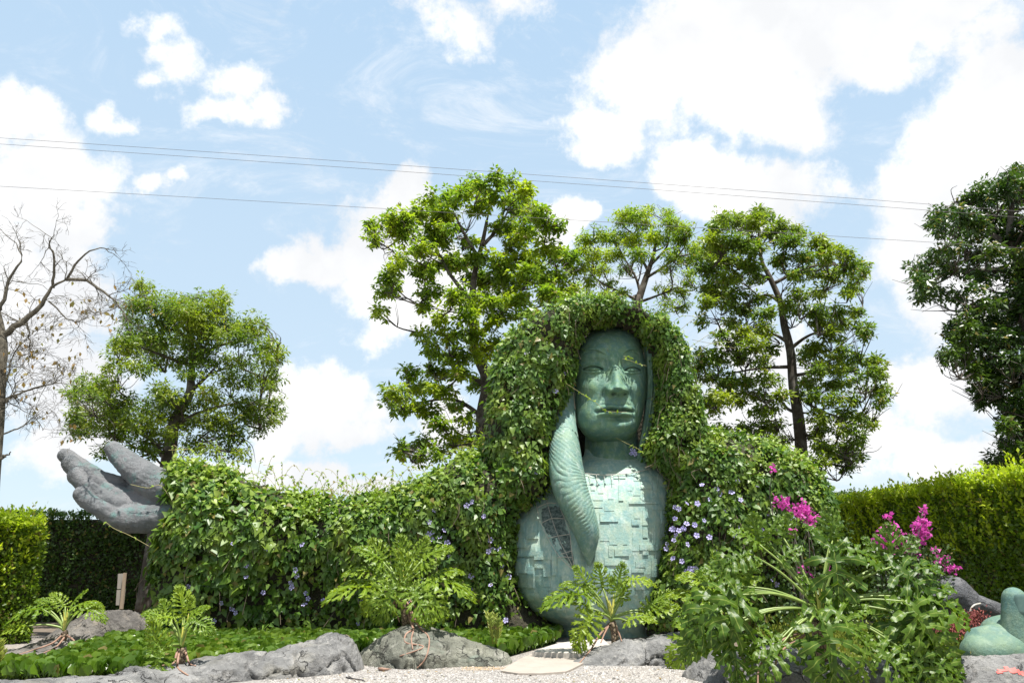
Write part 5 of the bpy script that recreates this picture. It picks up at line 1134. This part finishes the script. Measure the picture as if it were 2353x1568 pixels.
philodendron('mid-sized philodendron in front of the statue\'s base, with yellow new shoot', P(1412, 1468, Y), P(1404, 1428, Y),
    [(1352, 1345, 1318, 1300, Y, .8, 0), (1385, 1350, 1372, 1292, Y + .1, .9, 0), (1420, 1345, 1432, 1292, Y + .1, .8, 0), (1442, 1330, 1502, 1345, Y, .4, 1), (1352, 1368, 1262, 1395, Y - .1, .4, 2), (1350, 1395, 1300, 1372, Y, .6, 1), (1432, 1375, 1402, 1325, Y - .1, .9, 0), (1480, 1408, 1555, 1395, Y, .5, 1), (1482, 1400, 1540, 1360, Y, .6, 0),
     (1360, 1410, 1328, 1490, Y - .4, .9, 1), (1362, 1405, 1340, 1455, Y - .3, .8, 1), (1440, 1425, 1495, 1428, Y - .2, .4, 2), (1345, 1350, 1290, 1345, Y, .4, 1), (1430, 1370, 1440, 1330, Y, .8, 0), (1372, 1370, 1340, 1340, Y, .7, 0)],
    PH_L, .06, rootlist=[[(1398, 1432, Y), (1375, 1460, Y - .2), (1358, 1490, Y - .4), (1340, 1512, Y - .7), (1325, 1530, Y - .9)], [(1400, 1432, Y), (1388, 1455, Y - .15), (1380, 1475, Y - .3)], [(1412, 1432, Y), (1422, 1455, Y - .1), (1428, 1472, Y - .2)]], stalk_r=.015)
Y = 12.0
philodendron('light green philodendron between the statue\'s base and the largest philodendron', P(1650, 1480, Y), P(1655, 1420, Y),
    [(1640, 1345, 1560, 1330, Y, .5, 1), (1625, 1380, 1540, 1370, Y, .4, 1), (1650, 1330, 1640, 1265, Y + .1, .8, 0), (1680, 1330, 1715, 1275, Y + .1, .8, 0), (1630, 1410, 1560, 1430, Y - .1, .5, 2), (1615, 1450, 1555, 1530, Y - .5, .7, 2), (1640, 1440, 1590, 1480, Y - .3, .7, 2), (1690, 1350, 1740, 1330, Y + .1, .5, 1), (1640, 1360, 1600, 1310, Y, .8, 0), (1660, 1390, 1610, 1400, Y - .2, .7, 1)],
    PH_L, .06, stalk_r=.015)
# the big one
Y = 9.7
big = [(1742, 1248, 1680, 1225, Y + .1, .5, 1), (1745, 1250, 1728, 1180, Y + .2, .8, 0), (1762, 1245, 1790, 1190, Y + .2, .8, 3), (1720, 1270, 1655, 1310, Y, .6, 2), (1800, 1235, 1812, 1180, Y + .3, .8, 0),
    (1912, 1240, 1900, 1165, Y + .3, .9, 0), (1905, 1250, 1850, 1212, Y + .2, .7, 3), (1915, 1260, 1925, 1400, Y - .2, .9, 1), (1935, 1262, 2010, 1300, Y, .6, 2), 
    (2042, 1292, 2040, 1205, Y + .1, .9, 0), (2052, 1290, 2100, 1235, Y + .1, .8, 0), (2060, 1300, 2150, 1310, Y, .5, 1), (2050, 1300, 2130, 1385, Y - .1, .8, 2), (2030, 1295, 1985, 1240, Y + .1, .8, 3),
    (2085, 1370, 2195, 1420, Y - .1, .7, 2), (2090, 1365, 2180, 1355, Y, .5, 1), (2080, 1380, 2140, 1490, Y - .3, .9, 2), (2075, 1375, 2060, 1300, Y + .1, .8, 0),
    (2055, 1402, 2100, 1545, Y - .2, .9, 1), (2060, 1405, 2160, 1530, Y - .2, .9, 2), 
    (1695, 1345, 1620, 1310, Y, .6, 1), (1692, 1352, 1665, 1290, Y, .8, 0), (1690, 1360, 1600, 1400, Y - .1, .6, 2), (1700, 1365, 1660, 1500, Y - .4, .9, 1), (1695, 1360, 1610, 1460, Y - .3, .85, 2), (1712, 1350, 1740, 1290, Y + .1, .8, 3), 
    (1655, 1440, 1585, 1500, Y - .2, .7, 2), (1658, 1432, 1580, 1440, Y - .1, .5, 1), (1665, 1445, 1690, 1560, Y - .4, .95, 1), 
    (1910, 1400, 1985, 1470, Y - .4, .9, 1), (1895, 1410, 1840, 1330, Y + .1, .7, 3), (1890, 1420, 1900, 1560, Y - .6, .95, 2), (1915, 1405, 1990, 1400, Y - .2, .7, 1),
    (1790, 1470, 1720, 1500, Y - .3, .7, 2), (1785, 1465, 1740, 1430, Y - .1, .6, 3), (1815, 1440, 1860, 1400, Y - .1, .7, 0), (1795, 1480, 1750, 1560, Y - .4, .9, 2),
    (2010, 1480, 2100, 1500, Y - .3, .7, 1), (2005, 1490, 2080, 1560, Y - .4, .9, 2), (1990, 1480, 1960, 1565, Y - .5, .9, 1), (2015, 1475, 2060, 1430, Y - .2, .7, 0), (2100, 1500, 2190, 1550, Y - .3, .8, 2), (2095, 1505, 2150, 1590, Y - .4, .9, 1),
    (1785, 1290, 1840, 1260, Y + .1, .6, 3), (1850, 1450, 1870, 1550, Y - .5, .95, 1)]
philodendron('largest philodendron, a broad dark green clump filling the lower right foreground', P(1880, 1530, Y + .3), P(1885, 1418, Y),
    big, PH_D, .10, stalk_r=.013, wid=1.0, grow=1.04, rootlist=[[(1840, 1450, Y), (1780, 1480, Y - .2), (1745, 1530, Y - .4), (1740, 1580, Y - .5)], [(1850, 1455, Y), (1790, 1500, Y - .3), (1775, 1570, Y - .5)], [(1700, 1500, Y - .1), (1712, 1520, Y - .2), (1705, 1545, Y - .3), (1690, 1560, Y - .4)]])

# small feathery upright plant by the water
up = thing('zamia_plant', tuple(P(1136, 1478, 12.2)), 'small upright plant with feathery yellow-green fronds beside the water hyacinths', 'plant')
for k in range(9):
    x0 = 1136 + rng.uniform(-6, 6); x1 = x0 + rng.uniform(-20, 16); yt = rng.uniform(1404, 1435); a = P(x0, 1478, 12.2); b = P(x1, yt, 12.2 + rng.uniform(-.12, .12))
    pth = smooth_path([a, (a + b) / 2 + [.01, 0, 0], b], 12); V1, F1 = tube(pth, .006, 4)
    n = 22; i = np.repeat(np.linspace(3, len(pth) - 1, n // 2).astype(int), 2); pos = pth[i]; sd_ = np.where(np.arange(n) % 2, 1, -1)[:, None]
    d = np.array([0, 0, 1.0]) + sd_ * np.array([.75, 0, 0]) + rng.randn(n, 3) * .15
    V2, F2 = scatter(LONG_V, LONG_F, pos, d, np.tile([0, -1.0, .3], (n, 1)), .075, .8)
    ac = Acc(); ac.add(V1, F1); ac.add(V2, F2); link('frond', ac.mesh('frond', M_COVER, False), up)
corner = thing('zamia_plant', tuple(P(-6, 1520, 10.4)), 'feathery yellow-green fronds poking in at the lower left edge', 'plant')
for k in range(8):
    a = P(-8, 1530, 10.4); b = P(rng.uniform(-25, 18), rng.uniform(1462, 1500), 10.4 + rng.uniform(-.15, .15)); pth = smooth_path([a, (a + b) / 2 + [.01, 0, 0], b], 12); V1, F1 = tube(pth, .006, 4)
    n = 22; i = np.repeat(np.linspace(3, len(pth) - 1, n // 2).astype(int), 2); pos = pth[i]; sd_ = np.where(np.arange(n) % 2, 1, -1)[:, None]
    V2, F2 = scatter(LONG_V, LONG_F, pos, np.array([0, 0, 1.0]) + sd_ * np.array([.75, 0, 0]) + rng.randn(n, 3) * .15, np.tile([0, -1.0, .3], (n, 1)), .07, .8)
    ac = Acc(); ac.add(V1, F1); ac.add(V2, F2); link('frond', ac.mesh('frond', M_COVER, False), corner)

# ------------------------------------------------------------------ bougainvillea
BR_V = np.array([(0, 0, 0), (.34, .45, .12), (0, 1, .05), (-.34, .45, .12)], float)
def bougain(label, base, clusters, Y, nleaf, leafbox):
    root = thing('bougainvillea', base, label, 'shrub', 'magenta bougainvilleas behind the philodendron')
    b = np.array(base)
    for i, (x, y, r, n) in enumerate(clusters):
        c = P(x, y, Y + rng.uniform(-.2, .2)); R_ = r * Y / F
        m_ = smooth_path([b, b * .4 + c * .6 + rng.randn(3) * .12, c], 10); V, Fc = tube(m_, np.linspace(.014, .005, len(m_)), 4); link('stem', new_mesh('stem', V, Fc, M_BARK, True), root)
        pos = c + rng.randn(n, 3) * R_ * .62; V, Fc = scatter(BR_V, OVAL_F, pos, rng.randn(n, 3), rng.randn(n, 3), rng.uniform(.05, .085, n))
        stuff(link('flower_cluster', new_mesh('flower_cluster', V, Fc, M_MAG), root))
    x0, x1, y0, y1 = leafbox; q = P(0, 0, 1)
    pos = PA(rng.uniform(x0, x1, nleaf), y1 - (y1 - y0) * rng.rand(nleaf) ** 1.3, Y + rng.uniform(-.35, .35, nleaf))
    V, Fc = scatter(OVAL_V, OVAL_F, pos, rng.randn(nleaf, 3), rng.randn(nleaf, 3) + [0, -.3, .8], rng.uniform(.04, .08, nleaf))
    stuff(link('foliage', new_mesh('foliage', V, Fc, M_SHRUB), root))
bougain('bougainvillea sprigs with magenta flowers leaning on the right-hand vine shoulder', tuple(P(1850, 1440, 13.2)), [(1800, 1153, 13, 70), (1838, 1168, 13, 70), (1852, 1172, 12, 60), (1862, 1193, 11, 60), (1832, 1178, 8, 30), (1775, 1077, 6, 16), (1818, 1215, 5, 12), (1846, 1305, 8, 22), (1868, 1328, 6, 14), (1900, 1300, 6, 14)], 13.2, 1200, (1790, 1960, 1190, 1430))
bougain('airy bougainvillea with tall magenta flower sprays in front of the right hedge', tuple(P(2060, 1440, 12.4)), [(2042, 1188, 7, 20), (2048, 1210, 9, 40), (2038, 1222, 10, 50), (2030, 1240, 12, 60), (2055, 1232, 12, 60), (2068, 1245, 9, 40), (2045, 1250, 10, 40), (2122, 1166, 5, 12), (2120, 1176, 4, 10), (2118, 1200, 9, 40), (2108, 1212, 10, 50), (2122, 1222, 11, 55), (2110, 1238, 11, 55), (2095, 1248, 8, 30), (2088, 1260, 7, 22), (2165, 1285, 10, 45), (2188, 1306, 9, 36), (2172, 1302, 5, 12), (2108, 1270, 5, 10), (2145, 1262, 4, 10), (2020, 1258, 7, 20)], 12.4, 2600, (2000, 2190, 1255, 1420))

# ------------------------------------------------------------------ ground cover right
n = 22000; pos = PA(rng.uniform(1960, 2420, n), 0 * rng.rand(n), 1.0) * 0
xs = rng.uniform(4.2, 9.2, n); ys = rng.uniform(10.2, 15.0, n); hh = .10 + .14 * np.clip(fbm(np.stack([xs, ys, 0 * xs], -1), 3) + .5, 0, 1)
pos = np.stack([xs, ys, rng.rand(n) * (hh + .2 * (rng.rand(n) < .1)) + .12 * np.clip((ys - 10.5) / 3, 0, 1)], -1)
V, Fc = scatter(OVAL_V, OVAL_F, pos, rng.randn(n, 3) * .5 + [0, 0, 1], rng.randn(n, 3), rng.uniform(.04, .09, n), .7)
stuff(tag(link('ground_cover', new_mesh('ground_cover', V, Fc, M_COVER)), 'low feathery yellow-green ground cover below the right hedge', 'ground cover'))
n = 1600; c0 = G(2175, 1500, .15); c1 = G(2270, 1470, .2)
t_ = rng.rand(n, 1); a_ = P(2170, 1452, 11.0); b_ = P(2240, 1415, 11.6); pos = a_ * (1 - t_) + b_ * t_ + rng.randn(n, 3) * [.09, .12, .05]
V, Fc = scatter(OVAL_V, OVAL_F, pos, rng.randn(n, 3) * .5 + [0, 0, 1], rng.randn(n, 3), .04, .8)
stuff(tag(link('red_ground_cover', new_mesh('red_ground_cover', V, Fc, M_REDC)), 'dark red creeping plants beside the green sculpted hand', 'ground cover'))

# ------------------------------------------------------------------ right-hand sculptures
gs = thing('hand_sculpture', tuple(P(2330, 1500, 10.6)), 'green sculpted fist with an upright thumb at the right edge', 'sculpture')
Yt = 10.4
acc = Acc(); Q = lambda x, y, dy=0: P(x, y, Yt + dy)
r_ = lambda r: r * Yt / F * 1.05
for a, b in [((2330, 1375, 0, 24), (2330, 1440, 0, 26)), ((2330, 1440, 0, 26), (2338, 1520, 0, 34))]: acc.add(*capsule(Q(*a[:3]), Q(*b[:3]), r_(a[3]), r_(b[3])))
fused(acc, .012, 4, lambda c: fbm(c * 4, 3) * .015, M_THUMB, 'thumb', gs)
nl = []; gx, gy = np.meshgrid(np.linspace(-1, 1, 11), np.linspace(-1, 1, 13), indexing='ij')
c = Q(2333, 1385); Rr_ = r_(24)
X = gx * (1 - .12 * gy ** 4) * Rr_ * .62; Zz = gy * r_(20) * (1 - .12 * gx ** 4)
V = np.stack([c[0] + X, c[1] - np.sqrt(np.maximum(Rr_ ** 2 - X ** 2, 0)) * 1.0 - .004 - .012 * np.clip(1.05 - np.maximum(np.abs(gx), np.abs(gy)), 0, .2) * 5, c[2] + Zz], -1)
m_ = Mat('nail_paint'); M_NAIL = m_.bsdf(m_.mix(m_.noise(14, 4), (.045, .10, .09), (.12, .2, .17)), .5)
link('thumbnail', new_mesh('thumbnail', V.reshape(-1, 3), grid_faces(11, 13), M_NAIL, True), gs)
acc = Acc()
for a, b in [((2262, 1482, .1, 40), (2330, 1478, .1, 46)), ((2250, 1500, 0, 38), (2310, 1500, 0, 44)), ((2290, 1452, .3, 34), (2370, 1448, .3, 42)), ((2340, 1500, .1, 48), (2400, 1490, .2, 52))]: acc.add(*capsule(Q(*a[:3]), Q(*b[:3]), r_(a[3]), r_(b[3])))
fused(acc, .02, 10, lambda c: fbm(c * 3, 3) * .03, M_THUMB, 'palm', gs)
ds = thing('stone_sculpture', tuple(P(2220, 1420, 12.3)), 'dark grey stone sculpture like a reclining hand in front of the right hedge', 'sculpture')
acc = Acc(); Yd = 12.3
for a, b in [((2130, 1385, 0, 30), (2190, 1362, 0, 36)), ((2190, 1362, 0, 36), (2215, 1385, 0, 34)), ((2215, 1385, 0, 30), (2200, 1425, 0, 30)), ((2150, 1420, .1, 30), (2230, 1420, .1, 24))]: acc.add(*capsule(P(a[0], a[1], Yd + a[2]), P(b[0], b[1], Yd + b[2]), a[3] * Yd / F, b[3] * Yd / F))
dd = lambda c: fbm(c * 3.5, 4) * .06 + (.5 - np.abs(fbm(c * 6, 3))) * .03
fused(acc, .022, 4, dd, M_ROCK_D, 'body', ds)
acc = Acc()
for a, b in [((2250, 1385, -.1, 16), (2290, 1402, -.1, 17)), ((2290, 1402, -.1, 17), (2350, 1425, -.1, 22)), ((2260, 1415, 0, 22), (2350, 1430, 0, 20))]: acc.add(*capsule(P(a[0], a[1], Yd + a[2]), P(b[0], b[1], Yd + b[2]), a[3] * Yd / F, b[3] * Yd / F))
fused(acc, .018, 4, dd, M_ROCK_D, 'finger', ds)
V, Fc = tube(smooth_path([P(2228, 1430, 12.0), P(2228, 1405, 12.0), P(2236, 1390, 12.0), P(2252, 1385, 12.05)], 14), .014, 6)
tag(link('bent_pipe', new_mesh('bent_pipe', V, Fc, M_WIRE, True)), 'thin pale bent pipe leaning on the dark stone sculpture', 'pipe')
# red paint smear lying on the rock
rrm = rr.data; nvx = len(rrm.vertices); co = np.zeros(nvx * 3, np.float32); rrm.vertices.foreach_get('co', co); co = co.reshape(-1, 3)
vs = co - np.array([0, 0, CAMH]); sx = vs[:, 0]; fw = vs[:, 1] * CP + vs[:, 2] * SP; upv = -vs[:, 1] * SP + vs[:, 2] * CP
PX = 1176 + F * sx / fw; PY = 784 - F * upv / fw
ff = grid_faces(nvx // 44, 44); px_c = PX[ff].mean(1); py_c = PY[ff].mean(1); nyv = np.arange(len(ff)) % 43
line = np.interp(px_c, [2290, 2310, 2335, 2360], [1543, 1536, 1540, 1552]); sel = (px_c > 2288) & (px_c < 2368) & (np.abs(py_c - line) < 4.5) & (nyv < 24)
if sel.any():
    f2 = ff[sel]; ids, inv = np.unique(f2, return_inverse=True); link('paint_smear', new_mesh('paint_smear', co[ids] + [0, -.005, .004], inv.reshape(-1, 4), M_RED), rr)

# ------------------------------------------------------------------ wooden board on a post
Yw = 16.9
wb = thing('wooden_sign', tuple(P(272, 1395, Yw)), 'back of a small weathered wooden sign on a stake behind the brownish ridge', 'sign')
def box_px(pts, Y, d, name, mat, parent):
    f = [P(a, b, Y) for a, b in pts]; V = f + [p + np.array([0, d, 0]) for p in f]
    return link(name, new_mesh(name, np.array(V), [(0, 1, 2, 3), (7, 6, 5, 4), (0, 4, 5, 1), (1, 5, 6, 2), (2, 6, 7, 3), (3, 7, 4, 0)], mat), parent)
box_px([(283, 1315), (289, 1315), (281, 1398), (274, 1398)], Yw - .05, .045, 'post', M_POST, wb)
box_px([(271, 1317), (283, 1316), (280, 1351), (269, 1352)], Yw, .02, 'board', M_WOOD, wb)
box_px([(268, 1354), (281, 1353), (277, 1389), (266, 1389)], Yw, .02, 'board', M_WOOD, wb)
box_px([(284, 1316), (289.5, 1316), (287, 1350), (282, 1351)], Yw + .002, .02, 'board', M_WOOD, wb)
box_px([(282, 1353), (287.5, 1352), (284, 1386), (279, 1388)], Yw + .002, .02, 'board', M_WOOD, wb)

# ------------------------------------------------------------------ power lines
for (y0, ym, y1, lab) in ((317, 398, 486, 'highest of three thin power lines crossing the sky'), (331, 412, 500, 'middle power line, just under the highest one'), (428, 497, 570, 'lowest power line crossing in front of the tallest tree')):
    xs_ = np.linspace(-300, 2650, 50); cf = np.polyfit([0, 1176, 2352], [y0, ym, y1], 2)
    pts = PA(xs_, np.polyval(cf, xs_), 12.5)
    V, Fc = tube(pts, .0034, 5); tag(link('power_line', new_mesh('power_line', V, Fc, M_CABLE, True)), lab, 'cable', 'power lines overhead')

# ------------------------------------------------------------------ litter on the gravel
pos = np.array([G(a, b, .015) for a, b in zip(rng.uniform(620, 1700, 130), 1536 + rng.rand(130) ** 1.5 * 34)])
V, Fc = scatter(OVAL_V, OVAL_F, pos, rng.randn(130, 3) * [1, 1, .15], rng.randn(130, 3) * .35 + [0, 0, 1], rng.uniform(.02, .05, 130), .8)
stuff(tag(link('fallen_leaves', new_mesh('fallen_leaves', V, Fc, M_DRY)), 'small dry leaves scattered over the pale gravel', 'plant litter'))
V, Fc = tube(smooth_path([G(868, 1534, .02), G(883, 1536, .025), G(899, 1535, .02)], 8), [.006, .018, .022, .022, .02, .017, .012, .006, .004][:len(smooth_path([G(868, 1534, .02), G(883, 1536, .025), G(899, 1535, .02)], 8))], 6)
tag(link('seed_pod', new_mesh('seed_pod', V, Fc, M_ROOT, True)), 'brown seed pod lying on the gravel below the peaked rock', 'seed pod')
ac = Acc(); ac.add(*tube(smooth_path([G(795, 1554, .01), G(815, 1558, .02), G(835, 1561, .01)], 6), .008, 4)); ac.add(*tube(smooth_path([G(810, 1557, .01), G(800, 1551, .03)], 3), .006, 4))
m_ = Mat('charred_twig'); M_CH = m_.bsdf((.04, .035, .035), .9)
tag(link('fallen_twig', ac.mesh('fallen_twig', M_CH)), 'short black twig lying on the gravel', 'twig')
n = 900; pos = np.array([G(a, b, .012) for a, b in zip(rng.uniform(1060, 1180, n), 1530 + rng.rand(n) * 8)])
V, Fc = scatter(OVAL_V, OVAL_F, pos, rng.randn(n, 3) * [1, 1, .1], rng.randn(n, 3) * .3 + [0, 0, 1], rng.uniform(.01, .03, n), .5)
m_ = Mat('dry_litter'); M_LIT = m_.bsdf(m_.mix(m_.geo.outputs['Random Per Island'], (.45, .28, .12), (.62, .48, .3)), .9)
stuff(tag(link('dry_litter', new_mesh('dry_litter', V, Fc, M_LIT)), 'scattered orange dry petals along the foot of the peaked rock', 'plant litter'))
